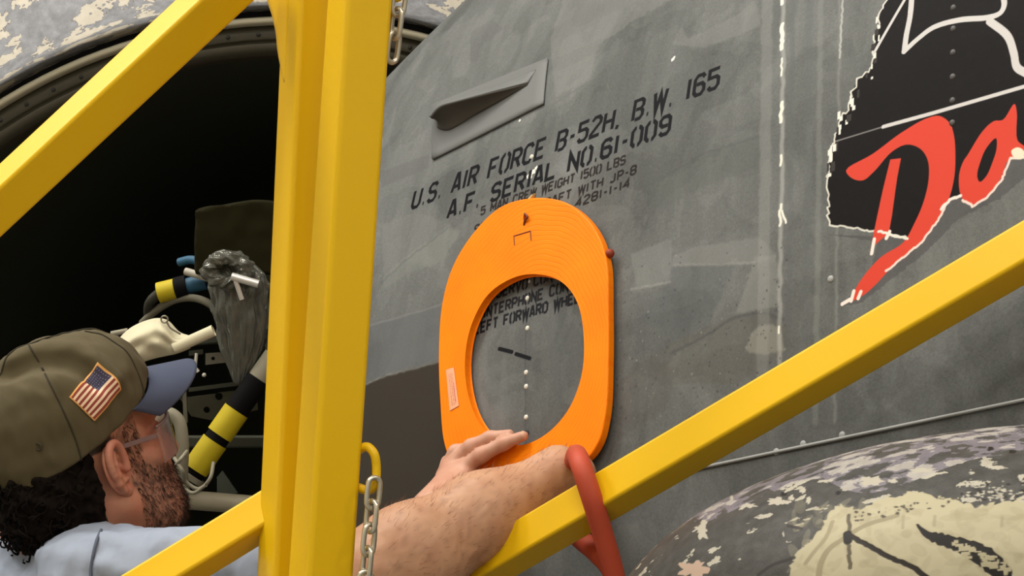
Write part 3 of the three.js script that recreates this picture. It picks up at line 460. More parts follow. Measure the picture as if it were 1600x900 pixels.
// ---------------------------------------------------------------- equipment in the open nose
{
  const tagM = (m, label, cat, group) => tag(m, label, cat, group);
  const olive = std(0x1c1905, 0.9, { specularIntensity: 0.25 }), creamM = std(0x8a8470, 0.65), blk = std(0x0a0909, 0.8, { specularIntensity: 0.25 }), yel = std(0xb8a400, 0.7), blue = std(0x235672, 0.6), grn = std(0x2c2d1c, 0.75);  // pack, cable and connector colours lowered to hold the dimness of the bay
  // olive pack
  { const s = [0.075, 0.05, 0.05]; const c = at(372, 375, 2.72); const g = nets((p) => { const q = V().copy(p).sub(c), x = q.dot(CR), y = q.dot(CU), z = q.dot(CF); const top = 0.042 + 0.014 * clamp((x + 0.06) / 0.09, 0, 1) - y; const b = Math.max(Math.abs(x - 0.006) - 0.06, -top, -y - 0.05, Math.abs(z) - 0.06); return b + 0.0016 * noise(p.x * 22, p.y * 22, p.z * 22) - 0.004; }, c.clone().add(V(-0.16, -0.14, -0.14)), c.clone().add(V(0.2, 0.14, 0.14)), 0.007); void s; tagM(part(scene, 'equipment_pack', g, olive), 'olive boxy equipment pack, darkened for the dim bay, above the clear plastic bag', 'pack'); }
  // rack: plates and struts that carry the pipes
  const rack = thing('equipment_rack', at(360, 840, 2.78), 'dark olive metal rack with holed brackets in the open nose', 'rack');
  const plate = (pts, d, mat, holes = []) => { const sh = new THREE.Shape(pts.map(([x, y]) => new THREE.Vector2(x, -y))); for (const [x, y, r] of holes) { const h = new THREE.Path(); h.absarc(x, -y, r, 0, 6.283); sh.holes.push(h); } const e = new THREE.ExtrudeGeometry(sh, { depth: 0.006 * FOCAL / d, bevelEnabled: false }); e.scale(d / FOCAL, d / FOCAL, d / FOCAL); e.applyMatrix4(basisMatrix(CR, CU, VIEW, at(800, 450, d))); e.translate(0, 0, 0); const off = CR.clone().multiplyScalar(-800 * d / FOCAL).addScaledVector(CU, 450 * d / FOCAL); e.translate(off.x, off.y, off.z); return part(rack, 'bracket', e, mat); };
  plate([[322, 552], [352, 550], [356, 566], [322, 570]], 2.74, std(0x5a5546, 0.6), [[334, 560, 3]]);
  plate([[296, 606], [372, 596], [374, 602], [296, 612]], 2.74, grn); plate([[282, 622], [330, 616], [400, 606], [404, 640], [330, 656], [300, 650]], 2.78, std(0x2e2b14, 0.8), [[343, 619, 6], [324, 640, 5], [372, 622, 5]]);
  plate([[296, 548], [318, 546], [318, 553], [296, 556]], 2.76, grn); plate([[286, 612], [292, 612], [294, 660], [288, 660]], 2.75, std(0x5a5544, 0.7));
  plate([[340, 745], [348, 735], [372, 770], [340, 772]], 2.7, std(0x40443a, 0.7));
  part(rack, 'strut', beam(at(430, 390, 2.85), at(430, 900, 2.85), 0.03, VIEW), grn); part(rack, 'strut', beam(at(270, 690, 2.86), at(440, 690, 2.86), 0.02, VIEW), grn); part(rack, 'strut', beam(at(180, 545, 2.9), at(440, 520, 2.86), 0.016, VIEW), grn);
  part(rack, 'pin', merge([rod(at(307, 552, 2.73), at(305, 576, 2.73), 0.0025), rod(at(304, 574, 2.73), at(310, 581, 2.73), 0.003)]), std(0xcfcabb, 0.4), 'small white pin'); part(rack, 'pin', merge([new THREE.SphereGeometry(0.0035, 10, 8).translate(...at(319, 586, 2.73).toArray())]), std(0xcfcabb, 0.4));
  // striped hose
  { const g = thing('striped_hose', at(298, 745, 2.6), 'black hose with two yellow bands slanting up to a cream end', 'hose'); const p0 = at(302, 738, 2.6), p1 = at(404, 592, 2.62), d = p1.clone().sub(p0), L = (t) => p0.clone().addScaledVector(d, t), band = (t0, t1, m, r, n, lb) => part(g, n, rod(L(t0), L(t1), r, r, 28), m, lb);
    band(-0.1, 1, blk, 0.0185, 'hose_body'); band(0.03, 0.33, yel, 0.0205, 'yellow_band'); band(0.4, 0.66, yel, 0.0205, 'yellow_band'); band(0.98, 1.25, creamM, 0.017, 'hose_end', 'cream end piece'); band(-0.07, -0.02, creamM, 0.022, 'clamp', 'pale clamp'); }
  tagM(part(scene, 'elbow_hose', tube([at(250, 690, 2.56), at(250, 660, 2.56), at(262, 646, 2.56), at(278, 656, 2.56), at(285, 690, 2.56), at(284, 740, 2.57), at(288, 775, 2.6)], 0.0098, 50, 14), creamM), 'cream hose bent over beside the safety glasses', 'hose');
  tagM(part(scene, 'cream_pipe', rod(at(235, 776, 2.6), at(428, 792, 2.61), 0.0145, 0.0145, 24), std(0x968e76, 0.6)), 'thick cream pipe running level below the striped hose', 'pipe');
  tagM(part(scene, 'tie_wire', merge([tube([at(272, 715, 2.54), at(285, 735, 2.53), at(290, 752, 2.55), at(310, 764, 2.55), at(328, 748, 2.54), at(334, 722, 2.55)], 0.003, 40, 8), tube([at(268, 735, 2.55), at(282, 718, 2.53), at(292, 705, 2.55)], 0.0028, 20, 8), tube([at(276, 748, 2.55), at(300, 770, 2.54), at(322, 758, 2.53)], 0.0026, 20, 8)]), creamM), 'pale wire wound round the foot of the striped hose', 'wire');
  // connectors
  { const g = thing('cable_connector', at(250, 470, 2.7), 'cable connector with yellow sleeve and blue collar above a cream cable', 'connector'); const a = at(246, 458, 2.7), b = at(330, 438, 2.7), d = b.clone().sub(a), L = (t) => a.clone().addScaledVector(d, t);
    part(g, 'sleeve', rod(L(0.02), L(0.36), 0.0165, 0.0165, 24), yel, 'yellow sleeve'); part(g, 'collar', rod(L(0.34), L(0.56), 0.018, 0.018, 24), blk); part(g, 'blue_collar', rod(L(0.54), L(0.9), 0.0125, 0.0125, 24), blue, 'blue collar'); part(g, 'cable', tube([L(0.05), at(236, 470, 2.71), at(232, 490, 2.74), at(240, 520, 2.8)], 0.008, 24, 10), std(0x2c2b20, 0.7)); }
  tagM(part(scene, 'blue_cable', tube([at(280, 410, 2.72), at(300, 406, 2.71), at(320, 414, 2.7), at(336, 430, 2.7)], 0.007, 24, 10), blue), 'blue cable curving into the top of the plastic bag', 'cable');
  tagM(part(scene, 'white_tube', rod(at(290, 424, 2.68), at(345, 440, 2.66), 0.0062, 0.0062, 14), std(0xa8a292, 0.5)), 'short white tube between the yellow connector and the plastic bag', 'tube');
  tagM(part(scene, 'cream_cable', tube([at(222, 505, 2.74), at(244, 485, 2.72), at(275, 468, 2.7), at(305, 466, 2.69), at(332, 478, 2.68), at(345, 500, 2.7)], 0.0062, 40, 10), std(0x6a6655, 0.7)), 'cream cable arching under the yellow connector', 'cable');  // cream dimmed, shade of the bay put into the colour
  // plastic bag
  { const g = thing('plastic_bag', at(372, 602, 2.62), 'crumpled clear plastic bag hanging over equipment beside the post', 'plastic bag');
    const prof = [[402, 6, 350], [398, 22, 352], [412, 36, 360], [435, 45, 372], [460, 46, 375], [500, 42, 377], [540, 33, 378], [575, 20, 376], [598, 9, 374], [603, 2, 374]], cv = new THREE.CatmullRomCurve3(prof.map((q) => V(...q)), false, 'centripetal');
    const film = new THREE.MeshPhysicalMaterial({ color: 0xa9a99a, transmission: 0.84, roughness: 0.09, thickness: 0, clearcoat: 0.8, clearcoatRoughness: 0.12, side: THREE.DoubleSide });
    part(g, 'film', sheet((u, v) => { const q = cv.getPoint(1 - v), th = u * Math.PI * 2, w = 1 + 0.16 * noise(3 * Math.cos(th), 3 * Math.sin(th), q.x / 90) - 0.2 * Math.abs(noise(4 * Math.cos(th) + q.x / 160, 4 * Math.sin(th), q.x / 70)) + 0.06 * noise(9 * Math.cos(th), 9 * Math.sin(th), q.x / 40); const p = at(q.z + q.y * w * Math.cos(th), q.x, 2.63); return p.addScaledVector(VIEW, q.y / FOCAL * 2.63 * 0.6 * w * Math.sin(th)); }, 84, 60, 0.0006), film);
    part(g, 'knot', sheet((u, v) => { const th = u * Math.PI * 2, ph = v * Math.PI * 2, R = 24, rr = 11 * (1 + 0.45 * noise(2 * Math.cos(th) + Math.cos(ph), 2 * Math.sin(th), Math.sin(ph) * 2)); return at(356 + (R + rr * Math.cos(ph)) * Math.cos(th) * 1.15, 422 - (R * 0.8 + rr * Math.cos(ph)) * Math.sin(th), 2.60).addScaledVector(VIEW, rr * Math.sin(ph) * 0.001); }, 60, 24, 0.0006), film, 'gathered folds at the neck of the bag');
    part(g, 'fitting', merge([rod(at(362, 432, 2.585), at(404, 444, 2.585), 0.0062), rod(at(368, 438, 2.585), at(378, 468, 2.59), 0.0038), rod(at(352, 436, 2.62), at(372, 500, 2.63), 0.005)]), std(0xd5d2ca, 0.25, { metalness: 0.5 }), 'pale metal fitting showing through the bag'); part(g, 'fitting', rod(at(380, 500, 2.64), at(383, 570, 2.64), 0.004), std(0x76803c, 0.5), 'olive rod inside the bag'); }
  // canvas flap with rolled tail
  { const g = thing('canvas_flap', at(240, 575, 2.5), 'cream canvas flap with a rolled tail behind the cap brim', 'canvas'); const topC = curve([V(172, 566, 0), V(182, 536, 0), V(208, 510, 0), V(240, 498, 0), V(258, 500, 0), V(278, 520, 0), V(296, 526, 0)]), botC = curve([V(186, 578, 0), V(205, 576, 0), V(222, 566, 0), V(240, 560, 0), V(258, 556, 0), V(276, 552, 0), V(296, 544, 0)]), cm = std(0xc9c2a4, 0.85);
    part(g, 'cloth', sheet((u, v) => { const t = topC.getPoint(u), b = botC.getPoint(u), q = t.lerp(b, v); const p = at(q.x, q.y, 2.5); return p.addScaledVector(VIEW, 0.022 * Math.sin(Math.PI * v) + 0.007 * noise(u * 3, v * 2.2, 4) - 0.01 * u); }, 40, 24, 0.0015), cm);
    part(g, 'rolled_tail', sheet((u, v) => { const th = v * 7.2, r = 0.0085 - 0.00035 * th, a = at(272, 545, 2.49), b = at(334, 517, 2.49), ax = b.clone().sub(a).normalize(), n1 = CF.clone().addScaledVector(ax, -CF.dot(ax)).normalize(), n2 = ax.clone().cross(n1); return a.lerp(b, u).addScaledVector(n1, r * Math.cos(th)).addScaledVector(n2, r * Math.sin(th) * 1.1); }, 16, 30, 0.0008), cm);
    part(g, 'eyelet', new THREE.TorusGeometry(0.005, 0.0013, 8, 20).applyMatrix4(basisMatrix(CR, CU, VIEW, at(257, 499, 2.49))), std(0x8c8878, 0.3, { metalness: 0.8 }), 'small metal ring'); part(g, 'cord', tube([at(260, 502, 2.49), at(266, 512, 2.49), at(275, 518, 2.49), at(282, 522, 2.49)], 0.0016, 14, 6), std(0x6f6a5a, 0.7)); }
  tagM(part(scene, 'cotter_rod', rod(at(174, 522, 2.6), at(200, 517, 2.6), 0.0045, 0.0045, 12), creamM), 'short pale rod poking out left of the canvas flap', 'rod');
}

// ---------------------------------------------------------------- the man
{
  const yaw = 47 * Math.PI / 180, pit = 18 * Math.PI / 180;
  const cam = (x, y, z) => CR.clone().multiplyScalar(x).addScaledVector(CU, y).addScaledVector(VIEW, z);
  const Fh = cam(Math.cos(yaw) * Math.cos(pit), Math.sin(pit), -Math.sin(yaw) * Math.cos(pit)), Uh = cam(-Math.cos(yaw) * Math.sin(pit), Math.cos(pit), Math.sin(yaw) * Math.sin(pit)), Sh = Fh.clone().cross(Uh);
  const ear = V(-0.006, -0.002, 0.078), HM0 = basisMatrix(Fh, Uh, Sh, V(0, 0, 0)), H = basisMatrix(Fh, Uh, Sh, at(184, 733, 2.06).sub(ear.clone().applyMatrix4(HM0)));
  const L = (x, y, z) => V(x, y, z).applyMatrix4(H);
  const RS = at(150, 912, 2.0), LS = at(78, 885, 2.36), RE = at(545, 925, 1.87), RW = at(872, 736, 1.985), LE = at(450, 985, 2.26), LW = at(676, 800, 2.15);
  const neck0 = L(-0.03, -0.07, 0), neck1 = RS.clone().lerp(LS, 0.45).add(V(-0.02, 0.035, 0)), chest = RS.clone().lerp(LS, 0.5).add(V(-0.03, -0.14, 0)), belly = chest.clone().add(V(-0.03, -0.22, 0)), hip = chest.clone().add(V(-0.04, -0.37, 0));
  const man = thing('person', V(hip.x, DECK, hip.z), 'bearded man in olive cap, safety glasses and blue-grey shirt reaching to the orange ring', 'person');
  const SKIN = new THREE.Color(0.53, 0.26, 0.165), HAIR = new THREE.Color(0.035, 0.022, 0.015), BEARD = new THREE.Color(0.11, 0.052, 0.033), RUDDY = new THREE.Color(0.5, 0.17, 0.11);
  // ---- head (local)
  const ell = dEll, c3 = (x, y, z) => V(x, y, z);
  const nb = [c3(-0.022, -0.05, 0), c3(-0.034, -0.155, 0), c3(0.098, 0.012, 0), c3(0.12, -0.03, 0), c3(0.055, -0.088, 0.044), c3(0.055, -0.088, -0.044), c3(0.09, -0.1, 0), c3(-0.002, -0.05, 0.06), c3(-0.002, -0.05, -0.06), c3(0.098, -0.062, 0.02), c3(0.098, -0.062, -0.02)];
  const headSDF = (p) => {
    let d = ell(p, [-0.012, 0.045, 0], [0.098, 0.09, 0.075]);
    d = smin(d, ell(p, [0.036, -0.02, 0], [0.062, 0.085, 0.062]), 0.03);
    d = smin(d, dCap(p, nb[7], nb[4], 0.016, 0.02), 0.03); d = smin(d, dCap(p, nb[8], nb[5], 0.016, 0.02), 0.03);
    d = smin(d, dCap(p, nb[4], nb[6], 0.022, 0.022), 0.03); d = smin(d, dCap(p, nb[5], nb[6], 0.022, 0.022), 0.03);
    d = smin(d, ell(p, [0.056, -0.058, 0], [0.05, 0.06, 0.054]), 0.03); d = smin(d, dCap(p, nb[2], nb[3], 0.008, 0.014), 0.014);
    d = smin(d, ell(p, [0.086, 0.034, 0], [0.014, 0.011, 0.05]), 0.015);
    d = smin(d, ell(p, [0.068, -0.012, 0.042], [0.022, 0.02, 0.02]), 0.02); d = smin(d, ell(p, [0.068, -0.012, -0.042], [0.022, 0.02, 0.02]), 0.02);
    d = smax(d, -ell(p, [0.1, 0.012, 0.033], [0.014, 0.011, 0.017]), 0.008); d = smax(d, -ell(p, [0.1, 0.012, -0.033], [0.014, 0.011, 0.017]), 0.008);
    d = smin(d, ell(p, [0.084, 0.012, 0.033], [0.012, 0.011, 0.012]), 0.003); d = smin(d, ell(p, [0.084, 0.012, -0.033], [0.012, 0.011, 0.012]), 0.003);
    d = smax(d, -dCap(p, nb[9], nb[10], 0.004), 0.006);
    d = smin(d, dCap(p, nb[0], nb[1], 0.056, 0.064), 0.035);
    if (d < 0.02 && p.x > 0.02 && p.y < 0.0) d -= 0.001 * Math.max(0, noise(p.x * 160, p.y * 160, p.z * 160)) * clamp(-p.y / 0.03, 0, 1);
    return d;
  };
  const mixN = (C, B, t) => C.lerp(B, clamp(t, 0, 1));
  const headCol = (p, C) => {
    C.copy(SKIN); mixN(C, RUDDY, 0.35 + 0.5 * fbm(p.x * 30, p.y * 30, p.z * 30, 3));
    const jaw = p.x - 0.018 - 0.012 * noise(p.x * 40, p.y * 40, p.z * 40), low = -p.y - 0.002 - (p.x - 0.02) * 0.45;
    const inB = clamp(jaw / 0.01, 0, 1) * clamp(low / 0.012 + 0.6, 0, 1) * (p.y > -0.135 ? 1 : 0);
    if (inB > 0) mixN(C, BEARD, inB * (0.74 + 0.4 * noise(p.x * 210, p.y * 90, p.z * 150)));
    if (p.x > 0.0 && p.x < 0.042 && p.y > 0 && Math.abs(p.z) > 0.04) mixN(C, BEARD, 0.55 + 0.6 * noise(p.x * 220, p.y * 90, p.z * 90));
    if (p.x < 0.0 && p.y > 0.025) C.copy(HAIR); if (p.x < -0.03 && p.y > -0.06) C.copy(HAIR);
  };
  const lo = c3(-0.14, -0.2, -0.11), hi = c3(0.15, 0.155, 0.11);
  const headG = nets(headSDF, lo, hi, 0.0034, headCol);
  // ear, right side (local ear frame: e1 forward, e2 up, e3 out)
  const earGeo = (side) => {
    const tilt = 0.22, e1 = V(Math.cos(0.5), 0, -Math.sin(0.5) * 1), q = new THREE.Matrix4().makeRotationY(0.42).multiply(new THREE.Matrix4().makeRotationZ(tilt));
    const hel = []; for (let k = 0; k <= 16; k++) { const t = (-0.15 + 1.2 * k / 16) * Math.PI; hel.push(V(-0.002 + 0.0155 * Math.cos(t) * (0.9 + 0.1 * Math.sin(t)), 0.006 + 0.0265 * Math.sin(t), 0.006 + 0.0015 * Math.sin(t))); }
    hel.push(V(-0.013, -0.012, 0.005), V(-0.007, -0.024, 0.003), V(0.001, -0.031, 0.001)); hel.unshift(V(0.007, -0.001, -0.001));
    const anti = [V(0.001, 0.02, 0.003), V(-0.006, 0.009, 0.005), V(-0.0075, -0.004, 0.005), V(-0.003, -0.014, 0.005), V(0.004, -0.0165, 0.004)];
    const f = (p) => {
      let d = ell(p, [-0.003, 0, -0.001], [0.017, 0.031, 0.0055]);
      d = smax(d, -ell(p, [0.002, -0.003, 0.006], [0.0085, 0.013, 0.0085]), 0.003);
      for (let i = 0; i < hel.length - 1; i++) d = smin(d, dCap(p, hel[i], hel[i + 1], 0.0038), 0.003);
      for (let i = 0; i < anti.length - 1; i++) d = smin(d, dCap(p, anti[i], anti[i + 1], 0.003), 0.003);
      d = smin(d, ell(p, [0.002, -0.0285, 0.0005], [0.0085, 0.0085, 0.005]), 0.004); d = smin(d, ell(p, [0.0115, -0.005, 0.003], [0.0045, 0.0065, 0.0045]), 0.003);
      d = smin(d, ell(p, [0.004, 0, -0.009], [0.012, 0.022, 0.008]), 0.005);
      return d;
    };
    const g = nets(f, c3(-0.026, -0.042, -0.018), c3(0.022, 0.04, 0.016), 0.0015, (p, C) => { C.copy(SKIN); mixN(C, RUDDY, 0.55 + 0.4 * noise(p.x * 60, p.y * 60, p.z * 60)); });
    g.applyMatrix4(q); if (side < 0) { g.scale(1, 1, -1); const ix = g.index.array; for (let i = 0; i < ix.length; i += 3) { const t = ix[i]; ix[i] = ix[i + 1]; ix[i + 1] = t; } }
    g.scale(1.1, 1.1, 1.1); g.translate(ear.x, ear.y, side * (ear.z - 0.002)); void e1; return g;
  };
  const earR = earGeo(1), earL = earGeo(-1);
  for (const g of [headG, earR, earL]) g.applyMatrix4(H);
  // ---- arms and hands (world)
  const TAN = new THREE.Color(0.4, 0.17, 0.09); const armCol = (p, C) => { const m = fbm(p.x * 26, p.y * 26, p.z * 26, 3), hair = noise(p.x * 170 + p.y * 60, p.y * 170, p.z * 170); C.setRGB(0.56, 0.31, 0.18); mixN(C, TAN, 0.2 + 0.5 * m); if (hair > 0.35) mixN(C, BEARD, (hair - 0.35) * 0.5); };
  const handCol = (p, C) => { C.setRGB(0.58, 0.32, 0.215); mixN(C, RUDDY, 0.15 + 0.4 * fbm(p.x * 40, p.y * 40, p.z * 40, 3)); };
  const bound = (pts, m) => { const b = new THREE.Box3().setFromPoints(pts).expandByScalar(m); return [b.min, b.max]; };
  const mid = (a, b, t) => a.clone().lerp(b, t);
  const f1 = mid(RE, RW, 0.28), f2 = mid(RE, RW, 0.62);
  const rPalm = at(893, 742, 2.04), rKn = at(912, 762, 2.075);
  const rArm = (p) => { let d = dCap(p, RE, f1, 0.052, 0.054); d = smin(d, dCap(p, f1, f2, 0.054, 0.044), 0.03); d = smin(d, dCap(p, f2, RW, 0.044, 0.0255), 0.03); d = smin(d, dCap(p, RE, RS, 0.05, 0.05), 0.03); d = smin(d, dCap(p, RW, rPalm, 0.025, 0.03), 0.02); return d + 0.0008 * noise(p.x * 60, p.y * 60, p.z * 60); };
  const [ra0, ra1] = bound([RS, RE, RW, rPalm], 0.075), rG = nets(rArm, ra0, ra1, 0.0065, armCol);
  const l1 = mid(LE, LW, 0.35), lArm = (p) => { let d = dCap(p, LE, l1, 0.05, 0.048); d = smin(d, dCap(p, l1, LW, 0.048, 0.027), 0.03); return smin(d, dCap(p, LE, LS, 0.05, 0.05), 0.03); };
  const [la0, la1] = bound([LS, LE, LW], 0.075), lG = nets(lArm, la0, la1, 0.008, armCol);
  const chainD = (p, pts, rs, k) => { let d = 1; for (let i = 0; i < pts.length - 1; i++) d = smin(d, dCap(p, pts[i], pts[i + 1], rs[i], rs[i + 1]), k); return d; };
  const front = RING_BACK + RING_T, rp3 = (x, y, o) => ringPt(x, y, front + o);
  // left hand: five fingers, pressed on the ring
  const LF = [
    { p: [rp3(716, 738, 0.022), rp3(752, 711, 0.022), rp3(787, 693, 0.014), rp3(818, 681, 0.008)], r: [0.0115, 0.0098, 0.0088, 0.0066] },
    { p: [rp3(706, 728, 0.02), rp3(736, 698, 0.02), rp3(766, 684, 0.013), rp3(796, 679, 0.008)], r: [0.0115, 0.0098, 0.0086, 0.0068] },
    { p: [rp3(700, 728, 0.016), rp3(712, 706, 0.018), rp3(732, 701, 0.012), rp3(742, 708, 0.008)], r: [0.011, 0.0092, 0.0082, 0.0068] },
    { p: [rp3(694, 742, 0.012), rp3(700, 722, 0.013), rp3(712, 716, 0.009), rp3(720, 722, 0.007)], r: [0.0098, 0.0084, 0.0075, 0.0062] },
    { p: [rp3(700, 778, 0.03), rp3(740, 768, 0.032), rp3(775, 752, 0.022), rp3(795, 742, 0.014)], r: [0.013, 0.011, 0.0098, 0.008] }];
  const lHand = (p) => { let d = dCap(p, LW, rp3(704, 752, 0.022), 0.027, 0.02); d = smin(d, dCap(p, LW, rp3(722, 752, 0.026), 0.024, 0.018), 0.015); d = smin(d, dCap(p, rp3(712, 742, 0.021), rp3(696, 748, 0.014), 0.014, 0.012), 0.012); let f = 1; for (const q of LF) f = smin(f, chainD(p, q.p, q.r, 0.006), 0.0025); return smin(d, f, 0.01); };
  const [lh0, lh1] = bound([LW, ...LF.flatMap((q) => q.p)], 0.04), lhG = nets(lHand, lh0, lh1, 0.003, handCol);
  // right hand: over the rail, fingers closed down behind it
  const dz = (v, t) => v.clone().addScaledVector(CF, t);
  const RF = [0, 1, 2, 3].map((i) => { const k = mid(at(900, 730, 2.085), at(925, 772, 2.055), i / 3), r = [0.0105, 0.011, 0.0105, 0.009][i], l = [0.95, 1.05, 1, 0.8][i]; return { p: [k, k.clone().addScaledVector(CF, 0.016).addScaledVector(CU, -0.026 * l).addScaledVector(CR, 0.008), k.clone().addScaledVector(CF, 0.004).addScaledVector(CU, -0.046 * l).addScaledVector(CR, -0.002), k.clone().addScaledVector(CF, -0.016).addScaledVector(CU, -0.05 * l).addScaledVector(CR, -0.012)], r: [r, r * 0.9, r * 0.8, r * 0.7] }; });
  RF.push({ p: [at(884, 752, 2.02), at(880, 778, 2.04), at(886, 800, 2.05), at(893, 815, 2.04)], r: [0.013, 0.0108, 0.0095, 0.008] });
  const rHand = (p) => { let d = dCap(p, RW, rPalm, 0.0255, 0.024); d = smin(d, dCap(p, rPalm, rKn, 0.026, 0.017), 0.015); d = smin(d, dCap(p, RF[0].p[0], RF[3].p[0], 0.012, 0.011), 0.012); let f = 1; for (const q of RF) f = smin(f, chainD(p, q.p, q.r, 0.006), 0.0025); return smin(d, f, 0.01); };
  const [rh0, rh1] = bound([RW, rPalm, ...RF.flatMap((q) => q.p)], 0.04), rhG = nets(rHand, rh0, rh1, 0.003, handCol); void dz;
  // inner torso and neck root
  const torso = (p) => { let d = dCap(p, neck0, neck1, 0.058, 0.066); d = smin(d, dCap(p, RS, LS, 0.05, 0.05), 0.05); return smin(d, dCap(p, neck1, chest, 0.08, 0.11), 0.05); };
  const [t0, t1] = bound([neck0, RS, LS, chest], 0.14), tG = nets(torso, t0, t1, 0.01, headColWorld);
  function headColWorld(p, C) { C.copy(SKIN); mixN(C, RUDDY, 0.35 + 0.5 * fbm(p.x * 30, p.y * 30, p.z * 30, 3)); }
  const toMerge = [headG, earR, earL, rG, lG, lhG, rhG, tG].map((g) => g.toNonIndexed());
  part(man, 'body', mergeGeometries(toMerge), new THREE.MeshPhysicalMaterial({ vertexColors: true, roughness: 0.55, sheen: 0.15, sheenRoughness: 0.5 }));
  // ---- short hairs: cones that follow the surface
  const hairs = (geo, keep, lean, n, len, rad) => { const P = geo.attributes.position, Q = geo.attributes.normal, out = [], p = V(), q = V(); for (let k = 0; k < n * 8 && out.length < n; k++) { const i = Math.floor(rnd() * P.count); p.fromBufferAttribute(P, i); q.fromBufferAttribute(Q, i); if (!keep(p)) continue; p.add(V(rnd() - 0.5, rnd() - 0.5, rnd() - 0.5).multiplyScalar(0.004)); const d = q.clone().multiplyScalar(0.55).add(lean).add(V(rnd() - 0.5, rnd() - 0.5, rnd() - 0.5).multiplyScalar(0.9)).normalize(), L2 = len * (0.6 + 0.8 * rnd()), g = new THREE.ConeGeometry(rad, L2, 3, 1, true); g.translate(0, L2 / 2, 0); g.applyQuaternion(new THREE.Quaternion().setFromUnitVectors(V(0, 1, 0), d)); g.translate(p.x, p.y, p.z); out.push(noUV(g)); } return mergeGeometries(out); };
  part(man, 'beard', hairs(headG, (w) => { const p = w.clone().applyMatrix4(H.clone().invert()); return p.z > -0.05 && p.x > 0.016 && p.y > -0.13 && (-p.y - 0.004 - (p.x - 0.02) * 0.45 > 0 || (p.x < 0.04 && p.y < 0.04 && p.z > 0.03)); }, Uh.clone().multiplyScalar(-0.9), 2600, 0.0075, 0.0005), std(0x3d2214, 0.8), 'short dark brown beard');
  part(man, 'arm_hair', hairs(rG, (w) => w.x > -0.16 && w.z > RW.z - 0.02, RW.clone().sub(RE).normalize().multiplyScalar(0.9), 1000, 0.0085, 0.0002), std(0x8a5a3e, 0.8), 'fine brown hair on the forearm');
  // ---- hair: curls below the cap at the nape
  { const parts = [], hairSDF = (p) => { const d = ell(p, [-0.045, -0.012, 0], [0.082, 0.1, 0.077]); return Math.max(d + 0.006 * noise(p.x * 55, p.y * 55, p.z * 55) + 0.003 * noise(p.x * 130, p.y * 130, p.z * 130), -ell(p, [0.03, -0.075, 0.05], [0.062, 0.075, 0.07]), p.x + 0.03, -ell(p, [0.03, -0.075, -0.05], [0.062, 0.075, 0.07])); };
    parts.push(noUV(nets(hairSDF, c3(-0.14, -0.13, -0.1), c3(0.01, 0.1, 0.1), 0.0042)));
    for (let k = 0; k < 260; k++) { const th = Math.PI * (0.5 + rnd()) , el = -1.15 + rnd() * 1.5, x = -0.045 + 0.082 * Math.cos(el) * Math.cos(th), y = -0.012 + 0.1 * Math.sin(el), z = 0.077 * Math.cos(el) * Math.sin(th) * (rnd() < 0.8 ? 1 : 0.9); if (x > -0.045 || y < -0.1) continue; const r = 0.004 + rnd() * 0.005, a = V(rnd() - 0.5, rnd() - 0.5, rnd() - 0.5).normalize(), b = V(rnd() - 0.5, rnd() - 0.5, rnd() - 0.5).cross(a).normalize(), q = []; for (let i = 0; i < 6; i++) { const s = i * 1.0; q.push(V(x, y, z).addScaledVector(a, r * Math.cos(s)).addScaledVector(b, r * Math.sin(s)).add(V(-0.003, -0.0018 * i, 0))); } parts.push(noUV(new THREE.TubeGeometry(curve(q), 10, 0.0011, 4))); }
    const g = mergeGeometries(parts); g.applyMatrix4(H); part(man, 'hair', g, std(0x120c08, 0.9, { specularIntensity: 0.25 }), 'dark brown curly hair below the cap'); }
  // ---- cap
  const capBase = (p) => smin(smin(ell(p, [-0.008, 0.047, 0], [0.118, 0.112, 0.09]), ell(p, [-0.01, 0.085, 0], [0.1, 0.07, 0.092]), 0.02), ell(p, [0.05, 0.1, 0], [0.045, 0.042, 0.055]), 0.03);
  const Hi = H.clone().invert();
  const toLocal = (f, x, y) => { const o = EYE.clone().applyMatrix4(Hi), d = at(x, y, 1).applyMatrix4(Hi).sub(o); let t = 1.7; const p = V(); for (let i = 0; i < 200; i++) { p.copy(o).addScaledVector(d, t); const q = f(p); if (q < 0.0002) break; t += q * 0.8; if (t > 2.6) break; } return p; };
  const creaseL = [[14, 582], [45, 570], [75, 565], [105, 567], [130, 577], [150, 592]].map((q) => toLocal(capBase, ...q)), ridgeL = [[10, 566], [45, 549], [80, 541], [115, 544], [146, 560], [178, 592]].map((q) => toLocal(capBase, ...q));
  const near = (p, l) => { let d = 1; for (let i = 0; i < l.length - 1; i++) d = Math.min(d, dCap(p, l[i], l[i + 1], 0)); return d; };
  const capD = (p) => {
    let d = capBase(p);
    if (Math.abs(d) < 0.03) d += 0.04 * Math.exp(-((near(p, creaseL) / 0.0095) ** 2)) - 0.011 * Math.exp(-((near(p, ridgeL) / 0.011) ** 2));
    d += 0.0016 * noise(p.x * 26, p.y * 26, p.z * 26) + 0.0012 * noise(p.x * 60, p.y * 18, p.z * 30);
    const cut = -(p.y - (0.046 + 0.36 * p.x));
    return smax(d, cut, 0.006);
  };
  const capG = nets(capD, c3(-0.15, -0.04, -0.12), c3(0.15, 0.2, 0.12), 0.0036); capG.applyMatrix4(H);
  const olive = std(0x50472e, 0.9, { sheen: 0.2, sheenRoughness: 0.6 }), capP = part(man, 'cap', capG, olive, 'worn olive cloth baseball cap');
  const drape = (dir, from, off) => { const p = from.clone(); for (let i = 0; i < 60; i++) { const d = capD(p); p.addScaledVector(dir, Math.min(0.006, Math.max(-0.006, d * 0.8)) * 1); if (Math.abs(d) < 0.0002) break; } return p.addScaledVector(dir, -off); };
  const toCentre = (p) => V(0.0, 0.06, 0).sub(p).normalize();
